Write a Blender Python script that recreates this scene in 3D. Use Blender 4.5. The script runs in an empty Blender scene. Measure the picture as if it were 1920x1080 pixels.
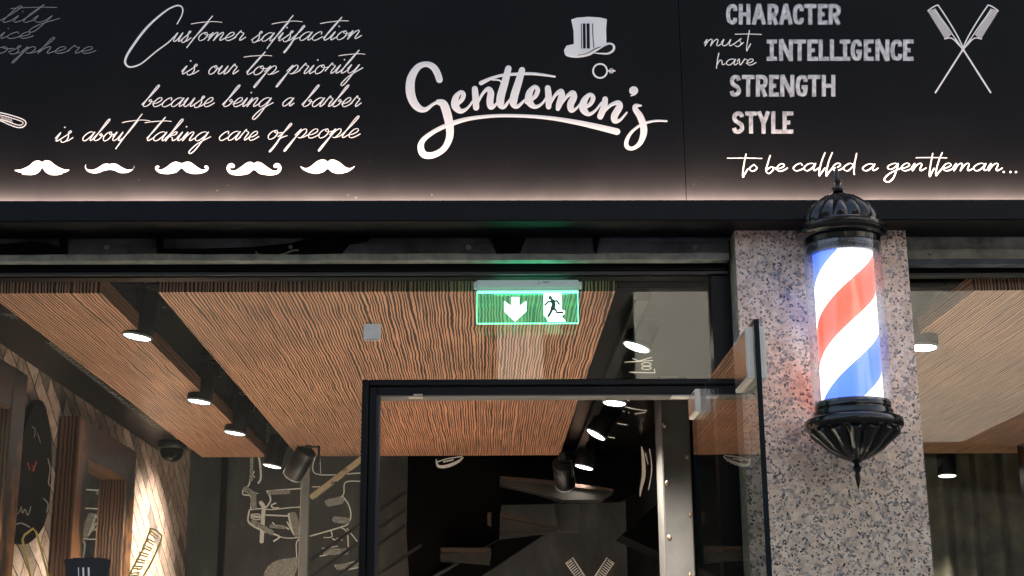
import bpy, math, random
from mathutils import Vector, Matrix, geometry
R = math.radians
rnd = random.Random(7)
S = bpy.context.scene
COL = S.collection

# ------------------------------------------------------------------ camera
F_PX = 2711.5; PITCH, YAW, ROLL = 0.2613, 0.01923, -0.00746
CAM = Vector((0, 0, 1.6))
fw = Vector((math.sin(YAW)*math.cos(PITCH), math.cos(YAW)*math.cos(PITCH), math.sin(PITCH)))
r0 = Vector((math.cos(YAW), -math.sin(YAW), 0)); u0 = r0.cross(fw)
rt = math.cos(ROLL)*r0 + math.sin(ROLL)*u0
up = -math.sin(ROLL)*r0 + math.cos(ROLL)*u0
cd = bpy.data.cameras.new('camera'); cam = bpy.data.objects.new('camera', cd); COL.objects.link(cam)
cd.sensor_width = 36; cd.lens = F_PX/1920*36; cd.clip_start = 0.05; cd.clip_end = 500
m = Matrix((rt, up, -fw)).transposed().to_4x4(); m.translation = CAM; cam.matrix_world = m
S.camera = cam

# ------------------------------------------------------------------ world, sun, exposure
SUN_EL, SUN_ROT = R(40), R(45)
w = bpy.data.worlds.new("World"); S.world = w; w.use_nodes = True
nt = w.node_tree; sky = nt.nodes.new('ShaderNodeTexSky'); sky.sky_type = 'NISHITA'; sky.sun_disc = False
sky.dust_density = 10; sky.ozone_density = 0; sky.sun_elevation = SUN_EL; sky.sun_rotation = SUN_ROT
nt.links.new(sky.outputs[0], nt.nodes['Background'].inputs[0]); nt.nodes['Background'].inputs[1].default_value = 0.15
sl = bpy.data.lights.new('sun', 'SUN'); sl.energy = 5.0; sl.angle = R(0.5); sl.color = (1, .95, .88)
so = bpy.data.objects.new('sun', sl); COL.objects.link(so)
sdir = Vector((math.sin(SUN_ROT)*math.cos(SUN_EL), math.cos(SUN_ROT)*math.cos(SUN_EL), math.sin(SUN_EL)))
so.rotation_euler = (-sdir).to_track_quat('-Z', 'Y').to_euler(); so.location = (0, 20, 30)
S.view_settings.view_transform = 'Standard'; S.view_settings.look = 'None'
S.view_settings.exposure = 2.0; S.view_settings.gamma = 1
LED_W, SPOT_W = 45.0, 115.0
S.cycles.max_bounces = 10; S.cycles.transparent_max_bounces = 16; S.cycles.diffuse_bounces = 5
S.cycles.sample_clamp_indirect = 6

# ------------------------------------------------------------------ helpers
def at(px, py, Y=None, X=None, Z=None):
    d = rt*(px-960)/F_PX - up*(py-540)/F_PX + fw
    if Y is not None: t = (Y-CAM.y)/d.y
    elif X is not None: t = (X-CAM.x)/d.x
    else: t = (Z-CAM.z)/d.z
    return CAM + d*t

class MB:
    def __init__(s): s.v = []; s.f = []; s.m = []; s.sm = []
    def add(s, vs, fs, mi=0, smooth=False):
        o = len(s.v); s.v += [Vector(x) for x in vs]
        for f in fs: s.f.append([o+i for i in f]); s.m.append(mi); s.sm.append(smooth)
    def box(s, a, b, mi=0, bev=0.0):
        x0, x1 = sorted((a[0], b[0])); y0, y1 = sorted((a[1], b[1])); z0, z1 = sorted((a[2], b[2]))
        if bev <= 0:
            s.hexa([(x0,y0,z0),(x1,y0,z0),(x1,y1,z0),(x0,y1,z0),(x0,y0,z1),(x1,y0,z1),(x1,y1,z1),(x0,y1,z1)], mi); return
        b_ = min(bev, (x1-x0)/2.2, (y1-y0)/2.2, (z1-z0)/2.2)
        lo = (x0, y0, z0); hi = (x1, y1, z1); V = {}; vs = []
        for cx in (0,1):
            for cy in (0,1):
                for cz in (0,1):
                    c = (cx, cy, cz)
                    for ax in range(3):
                        p = []
                        for k in range(3):
                            e = lo[k] if c[k] == 0 else hi[k]
                            p.append(e if k == ax else (e+b_ if c[k] == 0 else e-b_))
                        V[c, ax] = len(vs); vs.append(p)
        fs = []
        for ax in range(3):
            o1, o2 = [k for k in range(3) if k != ax]
            for sd in (0,1):
                q = []
                for (i, j) in ((0,0),(1,0),(1,1),(0,1)):
                    c = [0,0,0]; c[ax] = sd; c[o1] = i; c[o2] = j; q.append(V[tuple(c), ax])
                fs.append(q)
        for ax in range(3):
            o1, o2 = [k for k in range(3) if k != ax]
            for i in (0,1):
                for j in (0,1):
                    c0 = [0,0,0]; c0[o1] = i; c0[o2] = j; c1 = list(c0); c1[ax] = 1
                    c0, c1 = tuple(c0), tuple(c1)
                    fs.append([V[c0,o1], V[c0,o2], V[c1,o2], V[c1,o1]])
        for c in [(i,j,k) for i in (0,1) for j in (0,1) for k in (0,1)]:
            fs.append([V[c,0], V[c,1], V[c,2]])
        s.add(vs, fs, mi)
    def hexa(s, p, mi=0):
        s.add(p, [(0,3,2,1),(4,5,6,7),(0,1,5,4),(1,2,6,5),(2,3,7,6),(3,0,4,7)], mi)
    def lathe(s, prof, n=48, c=(0,0,0), mi=0, flute=None, smooth=True):
        vs = []; fs = []
        for i, (r, z) in enumerate(prof):
            for k in range(n):
                a = 2*math.pi*k/n; rr = r
                if flute: rr = r*(1+flute(i, a))
                vs.append((c[0]+rr*math.cos(a), c[1]+rr*math.sin(a), c[2]+z))
        for i in range(len(prof)-1):
            for k in range(n):
                k2 = (k+1) % n; fs.append((i*n+k, i*n+k2, (i+1)*n+k2, (i+1)*n+k))
        s.add(vs, fs, mi, smooth)
    def tube(s, pts, r, n=10, mi=0, smooth=True, cap=True):
        pts = [Vector(p) for p in pts]; vs = []; fs = []; prev = None
        for i, p in enumerate(pts):
            t = (pts[min(i+1, len(pts)-1)]-pts[max(i-1, 0)]).normalized()
            if prev is None:
                a = Vector((0,0,1)) if abs(t.z) < .9 else Vector((1,0,0)); x = t.cross(a).normalized()
            else: x = (prev - t*prev.dot(t)).normalized()
            prev = x; y = t.cross(x); rr = r[i] if isinstance(r, (list, tuple)) else r
            for k in range(n):
                a = 2*math.pi*k/n; vs.append(p + x*math.cos(a)*rr + y*math.sin(a)*rr)
        for i in range(len(pts)-1):
            for k in range(n): fs.append((i*n+k, i*n+(k+1)%n, (i+1)*n+(k+1)%n, (i+1)*n+k))
        s.add(vs, fs, mi, smooth)
        if cap: s.add(vs[:n], [tuple(range(n))[::-1]], mi); s.add(vs[-n:], [tuple(range(n))], mi)
    def ext(s, poly, back, mi=0):
        """front polygon (3-D points) with thickness vector"""
        n = len(poly); poly = [Vector(p) for p in poly]; b = [p+Vector(back) for p in poly]
        tri = geometry.tessellate_polygon([poly])
        s.add(poly, [tuple(t) for t in tri], mi); s.add(b, [tuple(reversed(t)) for t in tri], mi)
        s.add(poly+b, [(i, (i+1)%n, n+(i+1)%n, n+i) for i in range(n)], mi)

def mesh_obj(name, mb, mats, parent=None):
    off = Vector((0,0,0)); q = parent
    while q is not None: off += q.location; q = q.parent
    me = bpy.data.meshes.new(name)
    me.from_pydata([tuple(v-off) for v in mb.v], [], mb.f)
    if not isinstance(mats, (list, tuple)): mats = [mats]
    for x in mats: me.materials.append(x)
    me.polygons.foreach_set('material_index', mb.m); me.polygons.foreach_set('use_smooth', mb.sm)
    me.update()
    if any(mb.sm): me.set_sharp_from_angle(angle=R(38))
    o = bpy.data.objects.new(name, me); COL.objects.link(o)
    if parent is not None: o.parent = parent
    return o
def tag(o, label=None, cat=None, group=None, kind=None):
    if label: o['label'] = label
    if cat: o['category'] = cat
    if group: o['group'] = group
    if kind: o['kind'] = kind
    return o
def thing(name, label, cat, loc=(0,0,0), group=None):
    o = bpy.data.objects.new(name, None); COL.objects.link(o); o.location = loc; o.empty_display_size = .1
    return tag(o, label, cat, group)

# ------------------------------------------------------------------ materials
def new_mat(name):
    mt = bpy.data.materials.new(name); mt.use_nodes = True
    return mt, mt.node_tree, mt.node_tree.nodes['Principled BSDF']
def N(nt, typ, **kw):
    n = nt.nodes.new('ShaderNode'+typ)
    for k, v in kw.items():
        if k.startswith('i_'):
            key = k[2:]; n.inputs[int(key) if key.isdigit() else key.replace('_', ' ')].default_value = v
        else: setattr(n, k, v)
    return n
def L(nt, a, b): nt.links.new(a, b)
def ramp(nt, stops, interp='LINEAR'):
    n = nt.nodes.new('ShaderNodeValToRGB'); n.color_ramp.interpolation = interp
    e = n.color_ramp.elements
    while len(e) < len(stops): e.new(.5)
    for x, (p, c) in zip(e, stops): x.position = p; x.color = (*c, 1) if len(c) == 3 else c
    return n
def plain(name, col, rough=.5, metal=0, spec=.5, var=.25, scale=8, bump=0.0, bscale=60, coat=0, rvar=.15):
    mt, nt, p = new_mat(name)
    tc = N(nt, 'TexCoord'); no = N(nt, 'TexNoise', i_Scale=scale, i_Detail=6, i_Roughness=.6); L(nt, tc.outputs['Object'], no.inputs['Vector'])
    rp = ramp(nt, [(.3, [c*(1-var) for c in col]), (.72, [min(1, c*(1+var)) for c in col])]); L(nt, no.outputs['Fac'], rp.inputs['Fac'])
    L(nt, rp.outputs['Color'], p.inputs['Base Color'])
    mr = N(nt, 'MapRange', i_3=max(.02, rough-rvar), i_4=min(1, rough+rvar)); L(nt, no.outputs['Fac'], mr.inputs[0]); L(nt, mr.outputs[0], p.inputs['Roughness'])
    p.inputs['Metallic'].default_value = metal; p.inputs['Specular IOR Level'].default_value = spec; p.inputs['Coat Weight'].default_value = coat
    if bump:
        n2 = N(nt, 'TexNoise', i_Scale=bscale, i_Detail=4); L(nt, tc.outputs['Object'], n2.inputs['Vector'])
        b = N(nt, 'Bump', i_Strength=bump, i_Distance=.01); L(nt, n2.outputs['Fac'], b.inputs['Height']); L(nt, b.outputs[0], p.inputs['Normal'])
    return mt
def emit(name, col, st):
    mt, nt, p = new_mat(name); p.inputs['Base Color'].default_value = (*[min(.8, c) for c in col], 1)
    p.inputs['Emission Color'].default_value = (*col, 1); p.inputs['Emission Strength'].default_value = st
    return mt
def zebrano(name, light, dark, rough=.45, sc=1.0, swap=False):
    """wavy striped veneer, stripes run along the object's Y and Z"""
    mt, nt, p = new_mat(name)
    tc = N(nt, 'TexCoord'); sp = N(nt, 'SeparateXYZ')
    if swap:
        mpz = N(nt, 'Mapping'); mpz.inputs['Rotation'].default_value = (0, R(90), 0); L(nt, tc.outputs['Object'], mpz.inputs[0]); L(nt, mpz.outputs[0], sp.inputs[0])
    else: L(nt, tc.outputs['Object'], sp.inputs[0])
    def wob(sy, amp, sx):
        mp = N(nt, 'Mapping'); mp.inputs['Scale'].default_value = (sx, sy, sy); L(nt, tc.outputs['Object'], mp.inputs[0])
        n = N(nt, 'TexNoise', i_Scale=1, i_Detail=2); L(nt, mp.outputs[0], n.inputs['Vector'])
        a = N(nt, 'Math', operation='MULTIPLY_ADD', i_1=amp, i_2=-amp/2); L(nt, n.outputs['Fac'], a.inputs[0]); return a
    w1 = wob(6.0, .012, 3.5); w2 = wob(24.0, .0048, 28.0)
    ad = N(nt, 'Math', operation='ADD'); L(nt, w1.outputs[0], ad.inputs[0]); L(nt, w2.outputs[0], ad.inputs[1])
    ax = N(nt, 'Math', operation='ADD'); L(nt, sp.outputs[0], ax.inputs[0]); L(nt, ad.outputs[0], ax.inputs[1])
    def stripes(freq, sy, det):
        mx = N(nt, 'Math', operation='MULTIPLY', i_1=freq*sc); L(nt, ax.outputs[0], mx.inputs[0])
        my = N(nt, 'Math', operation='MULTIPLY', i_1=sy); L(nt, sp.outputs[1], my.inputs[0])
        mz = N(nt, 'Math', operation='MULTIPLY', i_1=sy*.2); L(nt, sp.outputs[2], mz.inputs[0])
        cb = N(nt, 'CombineXYZ'); L(nt, mx.outputs[0], cb.inputs[0]); L(nt, my.outputs[0], cb.inputs[1]); L(nt, mz.outputs[0], cb.inputs[2])
        n = N(nt, 'TexNoise', i_Scale=1, i_Detail=det, i_Roughness=.5); L(nt, cb.outputs[0], n.inputs['Vector']); return n
    n1 = stripes(38, .9, 1); n2 = stripes(150, 4.0, 2)
    ph = N(nt, 'Math', operation='MULTIPLY', i_1=2*math.pi*112*sc); L(nt, ax.outputs[0], ph.inputs[0])
    ph2 = N(nt, 'Math', operation='MULTIPLY_ADD', i_1=13.0); L(nt, n1.outputs['Fac'], ph2.inputs[0]); L(nt, ph.outputs[0], ph2.inputs[2])
    sn = N(nt, 'Math', operation='SINE'); L(nt, ph2.outputs[0], sn.inputs[0])
    s2 = N(nt, 'Math', operation='MULTIPLY_ADD', i_1=.22, i_2=.28); L(nt, sn.outputs[0], s2.inputs[0])
    mixv = N(nt, 'Math', operation='MULTIPLY_ADD', i_1=.75); L(nt, n2.outputs['Fac'], mixv.inputs[0]); L(nt, s2.outputs[0], mixv.inputs[2])
    rp = ramp(nt, [(.615, dark), (.66, [a*.55+b*.45 for a, b in zip(dark, light)]), (.70, light), (.92, [min(1, c*1.12) for c in light])])
    L(nt, mixv.outputs[0], rp.inputs['Fac'])
    big = N(nt, 'TexNoise', i_Scale=2.2, i_Detail=3); L(nt, tc.outputs['Object'], big.inputs['Vector'])
    br = ramp(nt, [(.35, (.82,.80,.80)), (.65, (1.1,1.06,1.02))]); L(nt, big.outputs['Fac'], br.inputs['Fac'])
    mul = N(nt, 'MixRGB', blend_type='MULTIPLY', i_Fac=1); L(nt, rp.outputs[0], mul.inputs[1]); L(nt, br.outputs[0], mul.inputs[2])
    L(nt, mul.outputs[0], p.inputs['Base Color']); p.inputs['Roughness'].default_value = rough
    b = N(nt, 'Bump', i_Strength=.25, i_Distance=.002); L(nt, mixv.outputs[0], b.inputs['Height']); L(nt, b.outputs[0], p.inputs['Normal'])
    return mt
def glass_mat(name, tint=(.93,.96,.94), ior=1.5, peak=1.0):
    mt = bpy.data.materials.new(name); mt.use_nodes = True; nt = mt.node_tree; nt.nodes.clear()
    o = N(nt, 'OutputMaterial'); mx = N(nt, 'MixShader'); lw = N(nt, 'LayerWeight', i_Blend=.5)
    pw = N(nt, 'Math', operation='POWER', i_1=5.0); L(nt, lw.outputs['Facing'], pw.inputs[0])
    f0 = ((ior-1)/(ior+1))**2
    fr = N(nt, 'Math', operation='MULTIPLY_ADD', i_1=(1-f0)*peak, i_2=f0); L(nt, pw.outputs[0], fr.inputs[0])
    tr = N(nt, 'BsdfTransparent'); tr.inputs[0].default_value = (*tint, 1)
    gl = N(nt, 'BsdfGlossy', i_Roughness=.0)
    L(nt, fr.outputs[0], mx.inputs[0]); L(nt, tr.outputs[0], mx.inputs[1]); L(nt, gl.outputs[0], mx.inputs[2]); L(nt, mx.outputs[0], o.inputs[0])
    return mt
def granite(name):
    mt, nt, p = new_mat(name); tc = N(nt, 'TexCoord')
    n0 = N(nt, 'TexNoise', i_Scale=30, i_Detail=4); L(nt, tc.outputs['Object'], n0.inputs['Vector'])
    base = ramp(nt, [(.35, (.55,.425,.315)), (.6, (.68,.56,.435))]); L(nt, n0.outputs['Fac'], base.inputs['Fac'])
    v0 = N(nt, 'TexVoronoi', i_Scale=90); L(nt, tc.outputs['Object'], v0.inputs['Vector']); s0 = N(nt, 'SeparateColor'); L(nt, v0.outputs['Color'], s0.inputs[0])
    bt = ramp(nt, [(0, (.82,.78,.74)), (1, (1.1,1.1,1.08))]); L(nt, s0.outputs[1], bt.inputs['Fac'])
    bm = N(nt, 'MixRGB', blend_type='MULTIPLY', i_Fac=1); L(nt, base.outputs[0], bm.inputs[1]); L(nt, bt.outputs[0], bm.inputs[2])
    def grains(scale, lo, hi, k, c0, c1, prev, cl):
        v = N(nt, 'TexVoronoi', i_Scale=scale); L(nt, tc.outputs['Object'], v.inputs['Vector']); q = N(nt, 'SeparateColor'); L(nt, v.outputs['Color'], q.inputs[0])
        nc = N(nt, 'TexNoise', i_Scale=cl, i_Detail=1); L(nt, tc.outputs['Object'], nc.inputs['Vector'])
        th = N(nt, 'MapRange', i_1=.42, i_2=.62, i_3=lo, i_4=hi); L(nt, nc.outputs['Fac'], th.inputs[0])
        lt = N(nt, 'Math', operation='LESS_THAN'); L(nt, q.outputs[k], lt.inputs[0]); L(nt, th.outputs[0], lt.inputs[1])
        c = ramp(nt, [(0, c0), (1, c1)]); L(nt, q.outputs[(k+1) % 3], c.inputs['Fac'])
        mx = N(nt, 'MixRGB'); L(nt, lt.outputs[0], mx.inputs[0]); L(nt, prev, mx.inputs[1]); L(nt, c.outputs[0], mx.inputs[2]); return mx.outputs[0]
    a = grains(165, .08, .44, 0, (.20,.186,.172), (.36,.325,.295), bm.outputs[0], 50)
    a = grains(240, .03, .22, 1, (.014,.014,.015), (.13,.122,.118), a, 60)
    L(nt, a, p.inputs['Base Color']); p.inputs['Roughness'].default_value = .2
    p.inputs['Specular IOR Level'].default_value = .42
    return mt
def slips(name):
    """split brick slips laid on the slant, on a wall whose plane is YZ"""
    mt, nt, p = new_mat(name); tc = N(nt, 'TexCoord'); sp = N(nt, 'SeparateXYZ'); L(nt, tc.outputs['Object'], sp.inputs[0])
    cb = N(nt, 'CombineXYZ'); L(nt, sp.outputs[1], cb.inputs[0]); L(nt, sp.outputs[2], cb.inputs[1])
    nn = N(nt, 'TexNoise', i_Scale=9, i_Detail=3); L(nt, cb.outputs[0], nn.inputs['Vector'])
    ds = N(nt, 'MixRGB', blend_type='LINEAR_LIGHT', i_Fac=.012); L(nt, cb.outputs[0], ds.inputs[1]); L(nt, nn.outputs['Color'], ds.inputs[2])
    mp = N(nt, 'Mapping'); mp.inputs['Rotation'].default_value = (0, 0, R(29)); L(nt, ds.outputs[0], mp.inputs[0])
    bt = N(nt, 'TexBrick', i_Scale=1, i_Mortar_Size=.0035, i_Mortar_Smooth=.3, i_Brick_Width=.30, i_Row_Height=.068, i_Bias=0)
    bt.inputs['Color1'].default_value = (0,0,0,1); bt.inputs['Color2'].default_value = (1,1,1,1); bt.inputs['Mortar'].default_value = (.5,.5,.5,1)
    bt.offset = .37
    L(nt, mp.outputs[0], bt.inputs['Vector'])
    rp = ramp(nt, [(0, (.13,.10,.085)), (.2, (.42,.29,.22)), (.5, (.69,.465,.37)), (.75, (.53,.385,.31)), (1, (.75,.565,.46))]); L(nt, bt.outputs['Color'], rp.inputs['Fac'])
    st = N(nt, 'TexNoise', i_Scale=24, i_Detail=8, i_Roughness=.7); L(nt, tc.outputs['Object'], st.inputs['Vector'])
    sr = ramp(nt, [(.3, (.5,.46,.43)), (.6, (1.05,1,.97))]); L(nt, st.outputs['Fac'], sr.inputs['Fac'])
    mu = N(nt, 'MixRGB', blend_type='MULTIPLY', i_Fac=1); L(nt, rp.outputs[0], mu.inputs[1]); L(nt, sr.outputs[0], mu.inputs[2])
    mo = N(nt, 'MixRGB'); mo.inputs[2].default_value = (.05,.04,.035,1); L(nt, bt.outputs['Fac'], mo.inputs[0]); L(nt, mu.outputs[0], mo.inputs[1])
    L(nt, mo.outputs[0], p.inputs['Base Color']); p.inputs['Roughness'].default_value = .85
    hh = N(nt, 'MixRGB', i_Fac=.35); L(nt, bt.outputs['Color'], hh.inputs[1]); L(nt, st.outputs['Fac'], hh.inputs[2])
    h2 = N(nt, 'MixRGB'); h2.inputs[2].default_value = (0,0,0,1); L(nt, bt.outputs['Fac'], h2.inputs[0]); L(nt, hh.outputs[0], h2.inputs[1])
    b = N(nt, 'Bump', i_Strength=.8, i_Distance=.02); L(nt, h2.outputs[0], b.inputs['Height']); L(nt, b.outputs[0], p.inputs['Normal'])
    return mt
def chalkboard(name, col=(.058,.061,.061), spec=.15):
    mt, nt, p = new_mat(name); tc = N(nt, 'TexCoord')
    mp = N(nt, 'Mapping'); mp.inputs['Scale'].default_value = (5, 5, 2.2); L(nt, tc.outputs['Object'], mp.inputs[0])
    n = N(nt, 'TexNoise', i_Scale=1.4, i_Detail=9, i_Roughness=.68); L(nt, mp.outputs[0], n.inputs['Vector'])
    rp = ramp(nt, [(.3, [c*.6 for c in col]), (.55, col), (.8, [c*2.0 for c in col])]); L(nt, n.outputs['Fac'], rp.inputs['Fac'])
    L(nt, rp.outputs[0], p.inputs['Base Color']); p.inputs['Roughness'].default_value = .6; p.inputs['Specular IOR Level'].default_value = spec
    return mt
def hatch(name, col, dark, thr=.46, scale=700):
    """chalk-filled lettering: fine hatching with worn patches"""
    mt, nt, p = new_mat(name); tc = N(nt, 'TexCoord')
    wv = N(nt, 'TexWave', i_Scale=scale/6, i_Distortion=3.0, i_Detail=2); wv.bands_direction = 'DIAGONAL'; L(nt, tc.outputs['Object'], wv.inputs['Vector'])
    no = N(nt, 'TexNoise', i_Scale=75, i_Detail=5, i_Roughness=.65); L(nt, tc.outputs['Object'], no.inputs['Vector'])
    a = N(nt, 'Math', operation='MULTIPLY_ADD', i_1=.35); L(nt, wv.outputs['Fac'], a.inputs[0]); L(nt, no.outputs['Fac'], a.inputs[2])
    rp = ramp(nt, [(thr, dark), (thr+.2, col)]); L(nt, a.outputs[0], rp.inputs['Fac'])
    L(nt, rp.outputs[0], p.inputs['Base Color']); p.inputs['Roughness'].default_value = .6
    return mt

M = dict(
    recess=plain('recess_gloss', (.019,.0195,.018), .25, spec=.35, var=.1, rvar=.02),
    sign=plain('sign_black', (.0040,.0042,.0046), .5, spec=.10, var=.35, scale=3, bump=.03, bscale=300),
    ink=plain('sign_white_print', (.80,.785,.74), .5, var=.03), ink_grey=plain('sign_grey_print', (.16,.175,.18), .5, var=.08),
    ink_black=plain('sign_black_print', (.006,.006,.0065), .5, spec=.16),
    chalk_font=hatch('sign_chalk_print', (.78,.77,.74), (.05,.05,.05), .50),
    ledge=plain('ledge_black', (.0032,.0037,.0048), .4, spec=.14, var=.3, scale=5),
    black=plain('frame_black', (.004,.0044,.0055), .36, spec=.18, var=.3, scale=12),
    blackedge=plain('frame_edge', (.010,.012,.016), .4, var=.2),
    steel=plain('galvanised_grime', (.30,.31,.29), .6, metal=.25, var=.6, scale=14, bump=.35, bscale=70),
    steel2=plain('weathered_lintel', (.085,.093,.108), .7, var=.9, scale=6, bump=.5, bscale=45),
    flange=plain('lime_stained_flange', (.20,.207,.178), .75, var=.35, scale=30, bump=.3, bscale=120),
    granite=granite('pink_granite'), granite_edge=plain('granite_sawn', (.34,.32,.26), .6, var=.4, scale=40),
    gloss=plain('pole_black_enamel', (.004,.0045,.005), .14, spec=.5, var=.2, rvar=.05, coat=0),
    chrome=plain('brushed_nickel', (.62,.59,.51), .45, metal=.1, var=.08, scale=30),
    plate=plain('polished_plate', (.55,.52,.45), .16, metal=.9, var=.05, rvar=.04),
    glass=glass_mat('clear_glass'), tubeglass=glass_mat('tube_glass', (.95,.96,.97), 1.55, .8),
    gedge=plain('glass_edge', (.008,.014,.015), .5, spec=.08, var=.3),
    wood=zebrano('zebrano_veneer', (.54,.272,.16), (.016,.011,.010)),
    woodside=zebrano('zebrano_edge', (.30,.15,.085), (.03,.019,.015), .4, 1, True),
    dkwood=zebrano('dark_frame_wood', (.14,.058,.021), (.016,.008,.005), .4, .6),
    slips=slips('split_brick_slips'), board=chalkboard('chalkboard_paint'), blackwall=chalkboard('black_wall_paint', (.0022,.0022,.0022), .06),
    chalk=hatch('chalk_line', (.80,.80,.76), (.16,.16,.16), .36, 900), soffit=plain('ceiling_black', (.003,.0029,.0027), .32, spec=.10, var=.1, rvar=.02),
    lampbody=plain('lamp_black', (.003,.003,.0033), .42, var=.2), lens=emit('lamp_lens', (1,.97,1.0), 5),
    lensring=plain('lamp_rim', (.35,.35,.36), .35, var=.1),
    floor=plain('pale_floor', (.62,.58,.52), .45, var=.12), street=plain('street_paving', (.13,.125,.115), .8, var=.2, scale=2, bump=.3),
    metalsheet=plain('steel_sheet', (.042,.040,.036), .55, metal=.1, var=.45, scale=5, bump=.1, bscale=30),
    rivet=plain('copper_rivet', (.15,.11,.08), .4, metal=.5, var=.2),
    mirror=plain('mirror_silver', (.75,.77,.76), .02, metal=1, var=.02, rvar=.01),
    gold=plain('gold_decal', (.40,.27,.05), .45, metal=.2, var=.15), decal_black=plain('black_decal', (.006,.006,.006), .5),
    red=plain('red_paint', (.40,.03,.025), .6), stepwood=plain('shaded_oak', (.017,.0155,.013), .5, var=.5, scale=16),  # stepwood: tread undersides, shade darkened into the wood colour
    handrail=plain('satin_rail', (.62,.50,.34), .3, metal=.5, var=.25, scale=20), post=plain('grey_post', (.26,.27,.265), .45, metal=.5, var=.2),
    plastic=emit('glowing_plastic', (.40,.50,.45), .04), exit_white=emit('exit_white', (.78,1,.9), .75), exit_green=emit('exit_green', (.05,.85,.42), .8),  # plastic: slight glow added for the sign's own light on its housing
    exit_edge=emit('exit_edge', (.12,1,.55), 1.1), exit_dark=plain('exit_dark_print', (.01,.09,.05), .4),
    facade=plain('dark_render', (.018,.017,.016), .9, var=.3, scale=1.5), pale=plain('pale_render', (.43,.42,.385), .9, var=.05, scale=1.5),
    upper=plain('upper_render', (.45,.42,.38), .9, var=.1), win=plain('far_window', (.03,.035,.04), .1),
    curtain=plain('dark_curtain', (.09,.078,.05), .85, var=.6, scale=9), led=emit('led_strip', (1,.78,.62), 2),
)

nt = M['sign'].node_tree; p = nt.nodes['Principled BSDF']; src = p.inputs['Base Color'].links[0].from_socket
tc = N(nt, 'TexCoord'); vo = N(nt, 'TexVoronoi', i_Scale=38); L(nt, tc.outputs['Object'], vo.inputs['Vector'])
lt_ = N(nt, 'Math', operation='LESS_THAN', i_1=.055); L(nt, vo.outputs['Distance'], lt_.inputs[0])
sq = N(nt, 'SeparateColor'); L(nt, vo.outputs['Color'], sq.inputs[0]); l2 = N(nt, 'Math', operation='LESS_THAN', i_1=.45); L(nt, sq.outputs[0], l2.inputs[0])
ml = N(nt, 'Math', operation='MULTIPLY'); L(nt, lt_.outputs[0], ml.inputs[0]); L(nt, l2.outputs[0], ml.inputs[1])
mx = N(nt, 'MixRGB'); mx.inputs[2].default_value = (.03,.029,.027,1); L(nt, ml.outputs[0], mx.inputs[0]); L(nt, src, mx.inputs[1]); L(nt, mx.outputs[0], p.inputs['Base Color'])

nt = M['tubeglass'].node_tree; o_ = [n for n in nt.nodes if n.type == 'OUTPUT_MATERIAL'][0]; src = o_.inputs[0].links[0].from_socket   # faint haze mixed into the tube glass to give it a glow
df = N(nt, 'BsdfDiffuse'); df.inputs[0].default_value = (.8,.82,.85,1); tl = N(nt, 'BsdfTranslucent'); tl.inputs[0].default_value = (.8,.82,.85,1)
m1 = N(nt, 'MixShader', i_0=.5); L(nt, df.outputs[0], m1.inputs[1]); L(nt, tl.outputs[0], m1.inputs[2])
m2 = N(nt, 'MixShader', i_0=.07); L(nt, src, m2.inputs[1]); L(nt, m1.outputs[0], m2.inputs[2]); L(nt, m2.outputs[0], o_.inputs[0])

# ------------------------------------------------------------------ key planes (metres)
Y_LEDGE, Y_SIGN, Y_PIL, Y_FRAME, Y_GLASS = 3.25, 3.33, 3.335, 3.42, 3.445
Y_PANEL0 = 3.62
Z_PAN = at(720, 547, Y=Y_PANEL0).z
Y_PANEL1 = at(720, 855, Z=Z_PAN).y
Z_SOF = Z_PAN + .03
X_WALL = at(294, 844, Z=Z_SOF).x
Y_BACK = X_WALL*1.0/((at(355, 900, Y=1).x))
Z_HEAD = at(1000, 741, Y=Y_FRAME).z
X_RIGHT = 4.2

# ------------------------------------------------------------------ setting
b = MB(); b.box((-60,-60,-.3), (60,60,0)); tag(mesh_obj('street', b, M['street']), kind='structure')
b = MB(); b.box((X_WALL,Y_GLASS,.004), (X_RIGHT,Y_BACK,.03)); tag(mesh_obj('floor', b, M['floor']), kind='structure')
# ceiling: low soffits beside the panels, a raised recess over the track
ceil = MB()
Z_REC = Z_PAN + .16
xl1 = at(190, 550, Y=Y_PANEL0).x; xc0 = at(295.5, 547, Y=Y_PANEL0).x; xc1 = at(1153.5, 548, Y=Y_PANEL0).x; xr0 = at(1826, 546.5, Y=Y_PANEL0).x
xl0 = at(379, 857, Y=Y_PANEL1).x
ceil.box((X_WALL, Y_FRAME+.05, Z_SOF), (xl0+.05, Y_PANEL1, Z_SOF+.02))
rec = MB(); rec.box((X_WALL, Y_FRAME+.05, Z_REC), (X_RIGHT, Y_BACK, Z_REC+.03)); tag(mesh_obj('ceiling', rec, M['recess']), kind='structure')
ceil.box((xc1+.02, Y_PANEL0+.16, Z_SOF+.02), (xr0-.02, Y_BACK, Z_SOF+.04))
tag(mesh_obj('ceiling', ceil, M['soffit']), kind='structure')

# walls of the shop
b = MB(); b.box((X_WALL-.15, Y_FRAME+.05, 0), (X_WALL, Y_BACK, 2.95))
tag(mesh_obj('brick_wall', b, M['slips']), 'side wall of split brick slips laid on the slant, behind the framed mirrors', 'wall')
bw = thing('chalkboard_wall', 'dark chalkboard wall with white chalk drawings at the back of the shop', 'wall', (0, Y_BACK, 0))
b = MB(); b.box((X_WALL-.15, Y_BACK, 0), (X_RIGHT, Y_BACK+.15, 2.95)); mesh_obj('wall', b, M['board'], bw)
b = MB(); b.box((X_RIGHT, Y_FRAME+.05, 0), (X_RIGHT+.15, Y_BACK, 2.95))
tag(mesh_obj('side_wall', b, M['blackwall']), 'plain black wall at the far end behind the curtained window', 'wall')

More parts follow.
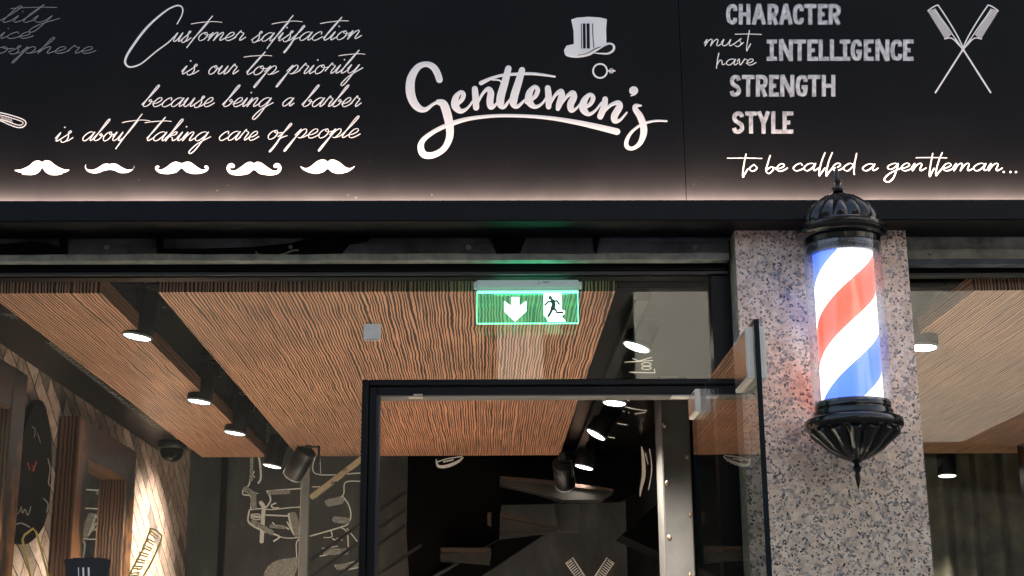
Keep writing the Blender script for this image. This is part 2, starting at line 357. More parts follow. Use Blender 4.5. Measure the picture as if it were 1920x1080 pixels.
# unseen building above, made tall to shade the street and close off the sky
bd = thing('shop_building', 'unseen rendered upper storeys above the black shop sign, raised to block the sun', 'building', (0, 6, 0))
b = MB(); b.box((-30, Y_SIGN+.06, 2.98), (34, Y_BACK+1.2, 20.0)); mesh_obj('upper_wall', b, M['upper'], bd)
b = MB(); b.box((-8, Y_BACK+.16, 0), (9, Y_BACK+1.2, 2.977)); mesh_obj('rear_wall', b, M['upper'], bd)
for xa_, xb_ in ((-8, X_WALL-.155), (X_RIGHT+.155, 9)):
    b = MB(); b.box((xa_, Y_PIL, 0), (xb_, Y_BACK+.15, 2.977)); mesh_obj('side_wall', b, M['upper'], bd)

# ------------------------------------------------------------------ drawing strokes on a plane
def catmull(pts, n=8, closed=False):
    if len(pts) < 3: return [tuple(p) for p in pts]
    out = []; P = [tuple(p) for p in pts]; k = len(P)
    for i in range(k if closed else k-1):
        p0 = P[(i-1) % k] if (closed or i > 0) else P[0]; p1 = P[i]; p2 = P[(i+1) % k]; p3 = P[(i+2) % k] if (closed or i+2 < k) else P[-1]
        for j in range(n):
            t = j/n
            out.append(tuple(.5*((2*b_)+(-a+c)*t+(2*a-5*b_+4*c-d)*t*t+(-a+3*b_-3*c+d)*t**3) for a, b_, c, d in zip(p0, p1, p2, p3)))
    if not closed: out.append(P[-1])
    return out
class Pen:
    """collects flat raised strokes drawn in picture units on a plane"""
    def __init__(s, plane, base=.0001): s.mb = MB(); s.pl = plane; s.k = 0; s.base = base
    def P(s, x, y, lift): return s.pl(x, y, lift)
    def stroke(s, pts, wf, cap='round', smooth=True, n=8):
        """pts: (x,y) or (x,y,w); wf: width or function of direction"""
        p = catmull(pts, n) if smooth else [tuple(q) for q in pts]
        q = [p[0]]
        for a in p[1:]:
            if math.hypot(a[0]-q[-1][0], a[1]-q[-1][1]) > .15: q.append(a)
        p = q
        if len(p) < 2: return
        s.k += 1; lo = s.base + (s.k % 17)*.000008; hi = lo+.0002
        Ls, Rs, Cs = [], [], []; W = []; T = []
        for i, a in enumerate(p):
            b0 = p[max(i-1, 0)]; b1 = p[min(i+1, len(p)-1)]
            dx, dy = b1[0]-b0[0], b1[1]-b0[1]; d = math.hypot(dx, dy) or 1; dx /= d; dy /= d
            wd = a[2] if len(a) > 2 else (wf(dx, dy) if callable(wf) else wf)
            T.append((dx, dy)); W.append(wd/2)
        if callable(wf): # smooth widths
            for _ in range(2): W = [W[0]]+[(W[i-1]+2*W[i]+W[i+1])/4 for i in range(1, len(W)-1)]+[W[-1]]
        vs = []; fs = []
        for a, (dx, dy), h in zip(p, T, W):
            vs += [s.P(a[0]-dy*h, a[1]+dx*h, lo), s.P(a[0], a[1], hi), s.P(a[0]+dy*h, a[1]-dx*h, lo)]
        for i in range(len(p)-1):
            o = i*3; fs += [(o, o+1, o+4, o+3), (o+1, o+2, o+5, o+4)]
        s.mb.add(vs, fs)
        if cap == 'round':
            for e, sg in ((0, -1), (len(p)-1, 1)):
                a = p[e]; dx, dy = T[e]; h = W[e]; c = [s.P(a[0], a[1], hi)]
                for k in range(7):
                    an = -math.pi/2 + math.pi*k/6
                    c.append(s.P(a[0]+h*(math.cos(an)*dx*sg - math.sin(an)*dy), a[1]+h*(math.cos(an)*dy*sg + math.sin(an)*dx), lo))
                s.mb.add(c, [(0, k+1, k+2) for k in range(6)])
    def fill(s, poly, smooth=False, lift=None, n=6):
        p = catmull(poly, n, True) if smooth else poly
        s.k += 1; lo = (lift if lift is not None else s.base+.0003) + (s.k % 5)*.00001
        f = [s.P(x, y, lo) for x, y in p]; bk = s.P(p[0][0], p[0][1], 0)-s.P(p[0][0], p[0][1], lo)
        s.mb.ext(f, bk)
    def dot(s, x, y, r):
        s.fill([(x+r*math.cos(a*math.pi/6), y+r*math.sin(a*math.pi/6)) for a in range(12)])

def sign_plane(x, y, lift): return at(x, y, Y=Y_SIGN-lift)
def zoomed(ox, oy, sc, base):
    return lambda x, y, lift: base(ox+x/sc, oy+y/sc, lift)

# cursive skeleton letters, x-height 1, y up: strokes, advance
G = {
 'a': ([[(.82,.8),(.6,1),(.28,.85),(.06,.4),(.2,.03),(.45,.08),(.7,.5),(.86,.98),(.76,.3),(.86,.02),(1.12,.35)]], 1.04),
 'c': ([[(.66,.72),(.55,1),(.25,.8),(.05,.35),(.22,.02),(.5,.05),(.86,.4)]], .76),
 'e': ([[(0,.3),(.35,.42),(.6,.72),(.5,1),(.25,.9),(.07,.4),(.25,.02),(.55,.08),(.88,.42)]], .78),
 'i': ([[(0,.35),(.2,.98),(.12,.3),(.2,.02),(.5,.35)], ('dot', .3, 1.55)], .45),
 'u': ([[(0,.5),(.18,.98),(.1,.25),(.25,.01),(.5,.25),(.72,.98),(.65,.25),(.75,.02),(1.05,.35)]], .97),
 'n': ([[(0,.4),(.18,.98),(.08,.02)], [(.08,.02),(.3,.7),(.55,1),(.66,.8),(.58,.2),(.68,.02),(.98,.35)]], .92),
 'm': ([[(0,.4),(.18,.98),(.08,.02)], [(.08,.02),(.28,.7),(.5,1),(.6,.8),(.52,.02)], [(.52,.02),(.74,.7),(.96,1),(1.06,.8),(1.0,.2),(1.1,.02),(1.4,.35)]], 1.34),
 'r': ([[(0,.3),(.2,1.02),(.28,1.2),(.36,.98),(.6,.86),(.5,.3),(.58,.02),(.9,.42)]], .78),
 's': ([[(-.05,.2),(.3,.7),(.52,1.05),(.42,1.18),(.34,.95),(.5,.45),(.42,.0),(.18,-.1),(.06,.1)], [(.42,.0),(.62,.1),(.86,.42)]], .72),
 't': ([[(0,.3),(.3,1.2),(.62,2.55)], [(.62,2.6),(.25,1.3),(.09,.3),(.2,.02),(.5,.35)], [(-.75,2.0),(-.2,2.12),(.7,2.2),(1.25,2.14)]], .46),
 'T': ([[(0,.2),(.3,1.1),(.6,2.3)], [(.66,2.95),(.3,1.4),(-.1,-.55),(-.14,-.85)], [(-.75,2.0),(-.2,2.16),(.9,2.3),(1.7,2.2)]], .36),
 'o': ([[(.5,1),(.2,.85),(.06,.4),(.25,.0),(.55,.15),(.68,.6),(.5,1),(.4,.8),(.6,.68),(1.0,.75)]], .86),
 'p': ([[(0,.35),(.24,1),(.05,-.3),(-.12,-1.25),(-.22,-1.45),(-.22,-1.1),(.1,.1),(.35,.85),(.6,1),(.72,.6),(.5,.05),(.28,.1)], [(.5,.05),(.7,.12),(1.0,.4)]], .92),
 'y': ([[(0,.5),(.15,.98),(.1,.3),(.3,.02),(.55,.3),(.76,.98),(.6,0),(.4,-1.0),(.22,-1.4),(.08,-1.15),(.4,-.3),(1.15,.6)]], .95),
 'g': ([[(.82,.8),(.6,1),(.28,.85),(.06,.4),(.2,.03),(.45,.08),(.7,.5),(.85,.98),(.7,0),(.5,-1),(.27,-1.4),(.1,-1.15),(.45,-.3),(1.2,.45)]], 1.02),
 'b': ([[(-.05,.25),(.35,1.3),(.62,2.2),(.56,2.4),(.42,2.1),(.22,1.0),(.08,.25),(.22,.02),(.5,.15),(.64,.55),(.5,.8),(.42,.6),(.9,.52)]], .80),
 'l': ([[(-.05,.25),(.35,1.3),(.6,2.2),(.52,2.4),(.38,2.0),(.2,1.0),(.1,.25),(.2,.02),(.5,.35)]], .46),
 'h': ([[(-.05,.25),(.35,1.3),(.6,2.2),(.52,2.4),(.38,2.0),(.06,.0)], [(.06,.0),(.3,.7),(.55,1),(.66,.8),(.58,.2),(.68,.02),(.98,.35)]], .94),
 'k': ([[(-.05,.25),(.35,1.3),(.6,2.2),(.52,2.4),(.38,2.0),(.06,.0)], [(.06,.2),(.35,.85),(.6,1.0),(.58,.7),(.2,.52),(.45,.35),(.6,.02),(.95,.35)]], .84),
 'f': ([[(0,.3),(.35,1.0),(.55,1.6),(.46,1.75),(.34,1.3),(.05,-.6),(-.12,-1.3),(-.02,-1.3),(.15,-.5),(.22,.1),(.65,.4)]], .58),
 'd': ([[(.82,.8),(.6,1),(.28,.85),(.06,.4),(.2,.03),(.45,.08),(.7,.5),(.92,1.6),(1.0,2.3)], [(1.0,2.35),(.8,.7),(.8,.15),(.9,.02),(1.14,.35)]], 1.06),
 'v': ([[(0,.6),(.14,1),(.28,.02),(.62,.95),(.66,1.0),(.9,.8)]], .8),
}
# plainer letters for the second hand
H = dict(G)
H['l'] = ([[(.42,2.4),(.25,1.3),(.16,.0),(.19,-.65),(.3,-.35),(.55,.35)]], .52)
H['t'] = ([[(.4,2.3),(.36,1.2),(.34,0),(.38,-.75),(.46,-.4),(.62,.3)], [(-.7,1.75),(.3,1.78),(1.4,1.72)]], .62)
H['h'] = ([[(.16,1.95),(.1,1.0),(.08,-.5)], [(.08,.0),(.3,.75),(.5,.7),(.56,.1),(.8,.2)]], .85)
H['b'] = ([[(.2,2.1),(.1,1.0),(.05,.1),(.3,-.3),(.6,.2),(.45,.6),(.1,.2)], [(.45,.6),(.8,.4)]], .78)
H['d'] = ([[(.75,.8),(.5,1),(.15,.6),(.1,.2),(.4,.0),(.7,.5),(.85,1.3),(.9,2.2)], [(.9,2.3),(.84,1),(.86,.0),(.92,-.5)]], 1.0)
H['o'] = ([[(.35,.9),(.1,.4),(.3,.0),(.55,.4),(.35,.9)]], .7)
H['s'] = ([[(0,.2),(.45,.9),(.6,1.1),(.45,.9),(.62,.35),(.4,-.1),(.15,.05)], [(.5,.0),(.8,.5)]], .75)
H['g'] = ([[(.82,.85),(.6,1),(.2,.7),(.15,.3),(.4,.2),(.7,.6),(.82,.95),(.75,0),(.6,-1),(.3,-1.5),(.0,-1.2),(.3,-.4),(1.1,.4)]], 1.0)

def word(pen, txt, x0, x1, base0, xh, shear, wf, font=G, base1=None):
    """cursive word filling x0..x1 in the picture"""
    st = []; adv = 0
    for ch in txt:
        g, a = font[ch]
        for s_ in g:
            if s_[0] == 'dot': st.append(('dot', adv+s_[1], s_[2]))
            else: st.append([(adv+x, y) for x, y in s_])
        adv += a
    xs = []
    for s_ in st:
        if s_[0] == 'dot': continue
        if max(y for x, y in s_) - min(y for x, y in s_) < .35 and min(y for x, y in s_) > 1.5: continue
        xs += [x*1.0 + shear*y*(.95 if y < 1.3 else .6) for x, y in s_]
    mn, mx = min(xs), max(xs); base1 = base0 if base1 is None else base1
    # width unit so that sheared extents fill x0..x1
    lo = [(x, y) for s_ in st if s_[0] != 'dot' for x, y in s_ if y < 1.3]
    import itertools
    u = (x1-x0)/(max(x for x, y in lo)-min(x for x, y in lo) + shear*.4*xh/xh)
    mnx = min(x for x, y in lo)
    def tr(x, y):
        px = x0 + (x-mnx)*u + shear*xh*y
        return (px, base0 + (base1-base0)*(px-x0)/max(1, x1-x0) - y*xh)
    for s_ in st:
        if s_[0] == 'dot': a = tr(s_[1], s_[2]); pen.dot(a[0], a[1], 1.5 if xh > 14 else 1.1)
        else: pen.stroke([tr(x, y) for x, y in s_], wf)

def callig(wmin, wmax):
    def f(dx, dy):
        # heavier on strokes that fall to the lower left
        c = abs(-dx*.42 + dy*.91)
        return wmin + (wmax-wmin)*c**1.6
    return f

# ------------------------------------------------------------------ sign
sg = thing('fascia_sign', 'long black printed shop sign with white script lettering and barber emblems above the entrance', 'sign', (0, Y_SIGN, 2.7))
zb = at(960, 395, Y=Y_SIGN).z; seam = at(1284, 300, Y=Y_SIGN).x
b = MB(); b.box((-6, Y_SIGN, zb-.05), (seam-.0008, Y_SIGN+.03, 4.0)); b.box((seam+.0008, Y_SIGN, zb-.05), (7, Y_SIGN+.03, 4.0)); mesh_obj('panel', b, M['sign'], sg)
def letter_part(pen, mat='ink', name='lettering', label=None):
    o = mesh_obj(name, pen.mb, M[mat], sg)
    if label: o['label'] = label
    return o
A = callig(.9, 2.15)
p = Pen(sign_plane)
p.stroke([(332,45,2),(341,28,2.2),(342,15,2.4),(332,10.5,2.6),(310,21,3),(275,52,4.2),(245,92,4.4),(235,112,4.2),(237,122,3.6),(246,125.5,3),(265,119,2.6),(292,97,2.4),(315,80,2.2),(326,69,2)], 3)
word(p, 'us', 322, 358, 78, 17, .5, A); word(p, 'Tomer', 357, 462, 76, 15.5, .5, A)
word(p, 'saTisfac', 470, 606, 78, 16, .5, A, base1=75); word(p, 'tion', 604, 680, 76, 16, .5, A, base1=72)
letter_part(p)
p = Pen(sign_plane)
word(p, 'is', 338, 374, 139, 16, .5, A); word(p, 'our', 389, 448, 139, 16, .5, A); word(p, 'top', 460, 524, 140, 16.5, .5, A); word(p, 'priority', 530, 680, 139, 16.5, .5, A, base1=137)
letter_part(p)
p = Pen(sign_plane)
word(p, 'because', 264, 403, 200, 17, .5, A); word(p, 'being', 415, 513, 200, 17, .5, A); word(p, 'a', 528, 552, 199, 16, .5, A); word(p, 'barber', 564, 678, 200, 17, .5, A)
letter_part(p)
p = Pen(sign_plane)
word(p, 'is', 101, 138, 265, 17, .5, A); word(p, 'abouT', 153, 238, 264, 17, .5, A); word(p, 'taking', 273, 396, 264, 17, .5, A); word(p, 'care', 409, 486, 263, 17, .5, A)
word(p, 'of', 500, 540, 261, 17, .5, A); word(p, 'people', 545, 677, 259, 17, .5, A, base1=258)
letter_part(p)
Bw = callig(.9, 1.4)
for t, x0, x1, y, xh in (('lity', -2, 117, 42, 13), ('ice', -3, 66, 72, 12), ('osphere', -10, 184, 100, 12.5)):
    p = Pen(sign_plane); word(p, t, x0, x1, y, xh, .5, Bw); letter_part(p, 'ink_grey', label='faint grey script word at the left end of the sign')
Cw = callig(1.2, 1.9)
p = Pen(sign_plane); word(p, 'must', 1320, 1408, 86, 12.5, .12, Cw, H); word(p, 'have', 1344, 1418, 122, 11.5, .1, Cw, H); letter_part(p)
Cw = callig(1.4, 2.6)
p = Pen(sign_plane)
word(p, 'to', 1393, 1420, 321, 14, .12, Cw, H); word(p, 'be', 1436, 1477, 321, 14, .15, Cw, H); word(p, 'called', 1487, 1604, 320, 14, .12, Cw, H)
word(p, 'a', 1617, 1647, 320, 13, .15, Cw, H); word(p, 'gentleman', 1660, 1880, 320, 14, .12, Cw, H)
for x in (1882, 1894.6, 1905): p.dot(x, 322.5, 1.9)
letter_part(p)

# block capitals with chalk filling; unit box 0..1 x 0..1 (y down), w = stroke
def cap(ch, x0, x1, y0, y1, w):
    W, Hh = x1-x0, y1-y0; h = w/2
    X = lambda t: x0+h+(W-w)*t
    Yy = lambda t: y0+h+(Hh-w)*t
    top, bot = y0, y1
    def V(t, a=0, b_=1): return ([(X(t), top if a == 0 else Yy(a)), (X(t), bot if b_ == 1 else Yy(b_))], 0)
    def Hz(s_, a=0, b_=1): return ([(x0 if a == 0 else X(a), Yy(s_)), (x1 if b_ == 1 else X(b_), Yy(s_))], 0)
    def D(a, c, smooth=0): return ([(X(a[0]), y0 if a[1] == 0 else (y1 if a[1] == 1 else Yy(a[1]))), (X(c[0]), y0 if c[1] == 0 else (y1 if c[1] == 1 else Yy(c[1])))], 0)
    def Cv(*q): return ([(X(a), Yy(c)) for a, c in q], 1)
    return {
     'C': [Cv((1,.3),(.95,.08),(.6,0),(.15,.12),(0,.5),(.15,.88),(.6,1),(.95,.92),(1,.72))],
     'G': [Cv((1,.28),(.9,.06),(.55,0),(.15,.12),(0,.5),(.15,.88),(.55,1),(.9,.92),(1,.6)), Hz(.58,.5,1)],
     'H': [V(0), V(1), Hz(.5)], 'A': [D((0,1),(.5,0)), D((.5,0),(1,1)), Hz(.68,.2,.8)],
     'R': [V(0), Cv((0,0),(.6,0),(.95,.1),(1,.28),(.85,.48),(.5,.54),(0,.54)), D((.45,.54),(1,1))],
     'T': [Hz(0), V(.5)], 'E': [V(0), Hz(0), Hz(.5,0,.85), Hz(1)], 'I': [V(.5), Hz(0), Hz(1)], 'L': [V(0), Hz(1)],
     'N': [V(0), V(1), D((0,0),(1,1))],
     'S': [Cv((1,.2),(.85,.03),(.45,0),(.08,.12),(.1,.36),(.5,.5),(.92,.64),(.98,.86),(.6,1),(.15,.97),(0,.8))],
     'Y': [D((0,0),(.5,.55)), D((1,0),(.5,.55)), V(.5,.5,1)],
    }[ch]
def caps(txt, cells, y0, y1, w):
    p = Pen(sign_plane, .0001)
    for ch, (a, c) in zip(txt, cells):
        a, c = 1270+a/2.954, 1270+c/2.954
        for pts, sm in cap(ch, a, c, y0, y1, w): p.stroke(pts, w, cap='' if not sm else 'butt', smooth=bool(sm))
    letter_part(p, 'chalk_font', label='chalk-textured bold capitals on the right half of the sign')
caps('CHARACTER', [(270,332),(340,405),(411,492),(500,560),(562,640),(640,700),(702,770),(778,832),(838,905)], 7.5, 46, 7.6)
caps('INTELLIGENCE', [(495,552),(563,640),(643,712),(720,778),(783,840),(845,898),(900,958),(960,1022),(1033,1088),(1097,1175),(1180,1245),(1250,1308)], 74, 114, 7.6)
caps('STRENGTH', [(290,352),(358,427),(435,500),(508,563),(570,648),(655,722),(723,792),(800,875)], 140.5, 181, 7.6)
caps('STYLE', [(303,370),(376,440),(440,515),(520,580),(583,642)], 209, 250.5, 7.6)

# shop name, bold brush script (drawn in units of a 3.274x enlargement)
zp = zoomed(740, 0, 3.274, sign_plane)
p = Pen(zp, .0001)
def bold(pts, w_): p.stroke([(a, c, w*1.12) for a, c, w in pts] if len(pts[0]) == 3 else pts, w_*1.12)
bold([(275,490,36),(262,450,38),(235,410,36),(190,394,30),(140,415,36),(102,480,46),(96,560,50),(115,625,46),(150,665,38),(190,672,26),(235,640,16),(270,625,22)], 30)          # G bowl
bold([(268,626,30),(300,640,44),(322,700,48),(338,780,44),(335,850,38),(300,915,32),(235,952,34),(180,948,38),(160,905,36),(175,860,28),(230,815,24),(300,778,24),(360,757,24)], 30) # G tail
bold([(340,762,28),(450,730,22),(600,712,18),(760,711,18),(930,722,20),(1100,748,26),(1250,780,32),(1365,808,36)], 20)       # underline
bold([(360,660,16),(410,615,24),(422,580,26),(405,565,20),(375,600,34),(372,650,42),(405,682,28),(450,660,14),(500,590,12)], 20)   # e
bold([(492,545,32),(496,590,36),(500,660,34)], 30); bold([(505,640,14),(540,575,16),(575,545,24),(590,570,36),(585,620,38),(592,655,34),(622,640,14),(648,590,12)], 20) # n
bold([(698,420,34),(678,500,40),(652,590,44),(650,640,40),(672,655,22),(708,610,12)], 30)  # t
bold([(782,430,34),(760,505,40),(734,590,44),(730,636,40),(755,653,22),(800,612,12)], 30)  # t
bold([(530,510,24),(590,482,18),(660,462,16),(740,455,17),(830,452,16),(910,459,14),(982,470,11)], 16)  # bar
bold([(600,490,8),(640,492,8),(655,505,8)], 8)
bold([(806,630,14),(860,595,22),(878,552,26),(858,532,20),(828,570,36),(826,622,42),(860,655,24),(905,635,14),(945,575,12)], 20)    # e
bold([(940,540,32),(945,595,36),(945,655,30)], 30); bold([(948,650,14),(985,585,18),(1020,560,28),(1025,590,36),(1010,640,34),(1002,668,24)], 20)
bold([(1005,665,14),(1050,600,18),(1090,570,28),(1100,595,36),(1080,640,38),(1085,676,30),(1115,665,14),(1150,625,12)], 20)   # m
bold([(1148,668,14),(1200,640,22),(1218,600,26),(1198,580,20),(1164,618,36),(1158,668,42),(1190,700,24),(1230,680,14),(1270,630,12)], 20)  # e
bold([(1292,608,30),(1285,655,36),(1262,715,34)], 30); bold([(1265,710,14),(1320,650,18),(1370,630,26),(1380,655,36),(1350,710,38),(1352,742,30),(1385,735,16),(1425,690,10)], 20)  # n
bold([(1468,556,48),(1466,556.5,48)], 40); bold([(1480,560,22),(1472,578,12),(1450,588,5)], 10)      # apostrophe
bold([(1512,648,10),(1480,650,24),(1478,672,30),(1505,712,36),(1525,765,38),(1528,820,36),(1505,880,26),(1462,910,20),(1428,902,24),(1424,865,22),(1455,810,16),(1520,762,14),(1600,742,12),(1670,743,10)], 20)   # s
letter_part(p, label='large white brush-script shop name with a curved underline')
# top hat and monocle
p = Pen(zp, .0001)
p.fill([(1084,120),(1120,108),(1190,103),(1260,107),(1303,118),(1298,180),(1300,262),(1240,300),(1190,330),(1120,350),(1060,335),(1042,305),(1055,280),(1100,270),(1098,190)], False)
p.stroke([(1045,305,10),(1060,335,20),(1120,345,18),(1190,335,14),(1240,305,16),(1290,275,16),(1325,268,12),(1345,282,14),(1342,308,14),(1310,328,12),(1262,328,8),(1225,325,4)], 12)
hat = letter_part(p, name='top_hat_emblem')
p = Pen(zp, .0007)
for x, w_ in ((1146, 5), (1163, 17), (1187, 19)): p.stroke([(x, 144), (x+1, 222), (x+2, 298)], w_, cap='')
p.stroke([(1215, 144), (1217, 222), (1223, 296)], 5, cap=''); p.stroke([(1124,339,3),(1180,328,5),(1230,300,6),(1262,288,4)], 4)
p.fill([(1262,312),(1290,292),(1325,284),(1335,296),(1320,312),(1290,320)], True, lift=.0009)
mesh_obj('hat_stripes', p.mb, M['ink_black'], hat)
p = Pen(zp, .0001)
p.stroke([(1261+43*math.cos(a*math.pi/16), 435+43*math.sin(a*math.pi/16)) for a in range(33)], 10, n=3)
p.stroke([(1306,435),(1352,435)], 8, smooth=False); p.stroke([(1330+13*math.cos(a*math.pi/8), 435+13*math.sin(a*math.pi/8)) for a in range(17)], 4, n=3)
letter_part(p, name='monocle_emblem')
# crossed combs
zq = zoomed(1270, 0, 2.954, sign_plane)
p = Pen(zq, .0001)
for mir in (0, 1):
    fx = (lambda x: x) if not mir else (lambda x: 3165-x)
    def S_(pts, w_, **k): p.stroke([(fx(a), c) for a, c in pts], w_, **k)
    S_([(1388,60),(1412,42),(1440,29),(1452,40),(1500,112),(1555,205),(1592,285)], 7)
    S_([(1430,60),(1490,140),(1540,215),(1585,280)], 5)
    S_([(1540,215),(1600,300),(1735,512)], 9, smooth=False)
    S_([(1480,215),(1520,212),(1560,250),(1600,296)], 6)
    for k in range(24):
        t = k/23; S_([(1390+95*t, 64+152*t), (1430+85*t, 50+140*t)], 4.6, smooth=False)
letter_part(p, name='crossed_combs_emblem')
# folded razor at the left edge
z1 = zoomed(0, 0, 4, sign_plane)
p = Pen(z1, .0001)
p.stroke([(-160,850),(-60,838),(20,848),(120,875),(180,900),(194,925),(175,950),(130,955),(60,930),(0,905),(-100,890)], 8)
p.stroke([(-160,868),(-60,855),(20,866),(110,892),(165,912),(172,928),(150,938),(110,930),(50,908),(-20,888)], 6)
for k in range(8): p.stroke([(6+k*11, 872+k*3), (16+k*11, 905+k*2.4)], 3.0, smooth=False)
letter_part(p, name='razor_emblem')
# five moustaches
zm = zoomed(0, 260, 2.743, sign_plane)
ST = [
 [(217,150),(235,172),(262,186),(300,186),(322,180),(318,177),(340,172),(357,160),(330,158),(290,140),(258,115),(232,112),(216,120),(200,112),(175,117),(148,140),(108,158),(75,162),(95,172),(118,176),(112,181),(140,186),(178,184),(202,170)],
 [(565,160),(590,164),(620,176),(655,174),(680,162),(690,145),(688,132),(691,148),(678,158),(652,158),(625,146),(598,130),(575,128),(565,131),(552,128),(530,132),(505,148),(478,160),(452,158),(441,146),(443,132),(437,145),(448,166),(475,177),(505,176),(535,165)],
 [(934,152),(960,172),(1000,181),(1045,176),(1070,160),(1070,143),(1058,138),(1050,146),(1058,154),(1042,160),(1015,146),(985,124),(960,118),(934,126),(908,118),(885,124),(855,146),(828,160),(812,154),(820,145),(812,138),(800,144),(800,160),(825,178),(870,181),(908,172)],
 [(1306,160),(1335,180),(1380,188),(1420,184),(1442,168),(1447,148),(1438,130),(1420,126),(1406,138),(1412,150),(1428,150),(1426,162),(1405,164),(1375,146),(1345,124),(1322,119),(1306,126),(1290,119),(1268,124),(1238,146),(1208,164),(1186,162),(1184,150),(1202,150),(1208,138),(1194,126),(1176,130),(1166,148),(1171,168),(1192,184),(1232,188),(1278,180)],
 [(1685,155),(1708,172),(1745,180),(1785,172),(1812,156),(1825,141),(1800,152),(1775,144),(1745,120),(1715,107),(1697,109),(1685,117),(1672,109),(1652,107),(1625,120),(1595,144),(1570,152),(1545,142),(1560,160),(1590,174),(1625,180),(1662,172)],
]
for q in ST:
    p = Pen(zm, .0001); p.fill(q, True, n=4); letter_part(p, name='moustache_emblem')

# ------------------------------------------------------------------ lit ledge under the sign
lg = thing('light_ledge', 'black box ledge under the sign hiding a warm light strip', 'ledge', (0, Y_LEDGE, 2.6))
zt = at(960, 375, Y=Y_LEDGE).z; zbm = at(960, 414, Y=Y_LEDGE).z
b = MB(); b.box((-6, Y_LEDGE, zbm), (7, Y_LEDGE+.012, zt), bev=.0025); b.box((-6, Y_LEDGE+.0125, zbm+.001), (7, Y_SIGN+.06, zbm+.012)); mesh_obj('ledge_body', b, M['ledge'], lg)
b = MB(); b.box((-6, Y_SIGN-.034, zbm+.0125), (7, Y_SIGN-.022, zt-.002)); mesh_obj('light_strip', b, M['led'], lg)
al = bpy.data.lights.new('ledge_lamp', 'AREA'); al.shape = 'RECTANGLE'; al.size = 12.0; al.size_y = .012; al.energy = LED_W*12/3; al.color = (1, .70, .56)
ao = bpy.data.objects.new('ledge_lamp', al); COL.objects.link(ao); ao.parent = lg
ao.location = Vector((.3, Y_SIGN-.020, zt-.001)) - Vector(lg.location)
ao.rotation_euler = Vector((0, 1, .12)).to_track_quat('-Z', 'Y').to_euler()

# ------------------------------------------------------------------ weathered steel lintel over each opening
def lintel(x0, x1, name, label, top, mid, lip0, lip1, mats):
    t = thing(name, label, 'lintel', (0, Y_FRAME-.03, 2.5), 'weathered lintels under the ledge')
    zA = at(960, top, Y=Y_FRAME-.01).z; zM = at(960, mid, Y=Y_FRAME-.02).z; z0 = at(960, lip0, Y=Y_FRAME-.05).z; z1 = at(960, lip1, Y=Y_FRAME-.05).z
    b = MB(); b.box((x0, Y_FRAME-.01, zM), (x1, Y_FRAME+.02, zA+.06)); b.box((x0, Y_FRAME-.02, z0), (x1, Y_FRAME+.02, zM-.002)); mesh_obj('channel', b, M[mats[0]], t)
    b = MB(); n = 46
    vs = []
    for i in range(n+1):
        x = x0+.006+(x1-x0-.012)*i/n; e = .0012*math.sin(i*1.7)+.001*math.sin(i*.61)
        vs += [(x, Y_FRAME-.052+e, z0+e), (x, Y_FRAME-.052+e, z1+e*.7), (x, Y_FRAME-.0205, z0), (x, Y_FRAME-.0205, z1)]
    fs = []
    for i in range(n):
        o = i*4; fs += [(o, o+4, o+5, o+1), (o+2, o+3, o+7, o+6), (o, o+2, o+6, o+4), (o+1, o+5, o+7, o+3)]
    fs += [(0,1,3,2), (n*4, n*4+2, n*4+3, n*4+1)]
    b.add(vs, fs); mesh_obj('flange', b, M[mats[1]], t)
    return t, (z0+zM)/2
xj0 = at(1379, 470, Y=Y_PIL).x; xj1 = at(1700, 470, Y=Y_PIL).x
lt1, zbolt = lintel(-2.2, xj0-.004, 'steel_lintel', 'grimy grey steel lintel with a pale flange over the shop doorway', 440, 456, 476, 488, ('steel2', 'flange'))
for x in (878, 1304, 200, 545):
    q = at(x, 464, Y=Y_FRAME-.02); b = MB(); b.lathe([(0,-.002),(.0075,-.002),(.0075,.001),(.005,.004),(0,.005)], 12); 
    for v in b.v: v.xyz = (q.x+v.x, Y_FRAME-.02-v.z, q.z+v.y)
    mesh_obj('bolt', b, M['steel'], lt1)
lt2, _ = lintel(xj1+.004, 7, 'steel_lintel', 'grimy concrete-streaked lintel above the window right of the pillar', 444, 467, 488, 498, ('steel', 'steel2'))
q = at(1744, 474, Y=Y_FRAME-.02); b = MB(); b.lathe([(0,-.002),(.0075,-.002),(.0075,.001),(.005,.004),(0,.005)], 12)
for v in b.v: v.xyz = (q.x+v.x, Y_FRAME-.02-v.z, q.z+v.y)
mesh_obj('bolt', b, M['steel'], lt2)
# loop of wire hanging on the first lintel, and flat black patches standing for its dark recessed gaps
b = MB(); b.tube([at(x, y, Y=Y_FRAME-.035) for x, y in catmull([(480,472),(484,477),(505,479.5),(530,477),(548,470),(560,469)])], .0022, 8)
tag(mesh_obj('wire_loop', b, M['flange']), 'short grey wire loop sagging along the lintel above the ceiling panel', 'wire')
M['gap_black'] = plain('lintel_gap_black', (.003,.003,.0034), .7, spec=.1)
for q_ in ([(-10,458),(30,455),(60,452),(90,456),(113,464),(112,477),(-10,477)], [(111,440),(126,440),(127,477),(112,477)], [(292,440),(306,440),(305,477),(294,477)],
           [(305,466),(380,466),(470,463),(545,456),(575,447),(585,440),(700,440),(690,452),(655,458),(640,477),(305,477)], [(915,440),(990,440),(981,458),(975,477),(932,477),(925,460)], [(1110,440),(1126,440),(1122,460),(1118,477),(1113,470)]):
    b = MB(); b.ext([at(x, y, Y=Y_FRAME-.024) for x, y in q_], (0, .0035, 0)); mesh_obj('dark_gap_patch', b, M['gap_black'], lt1)

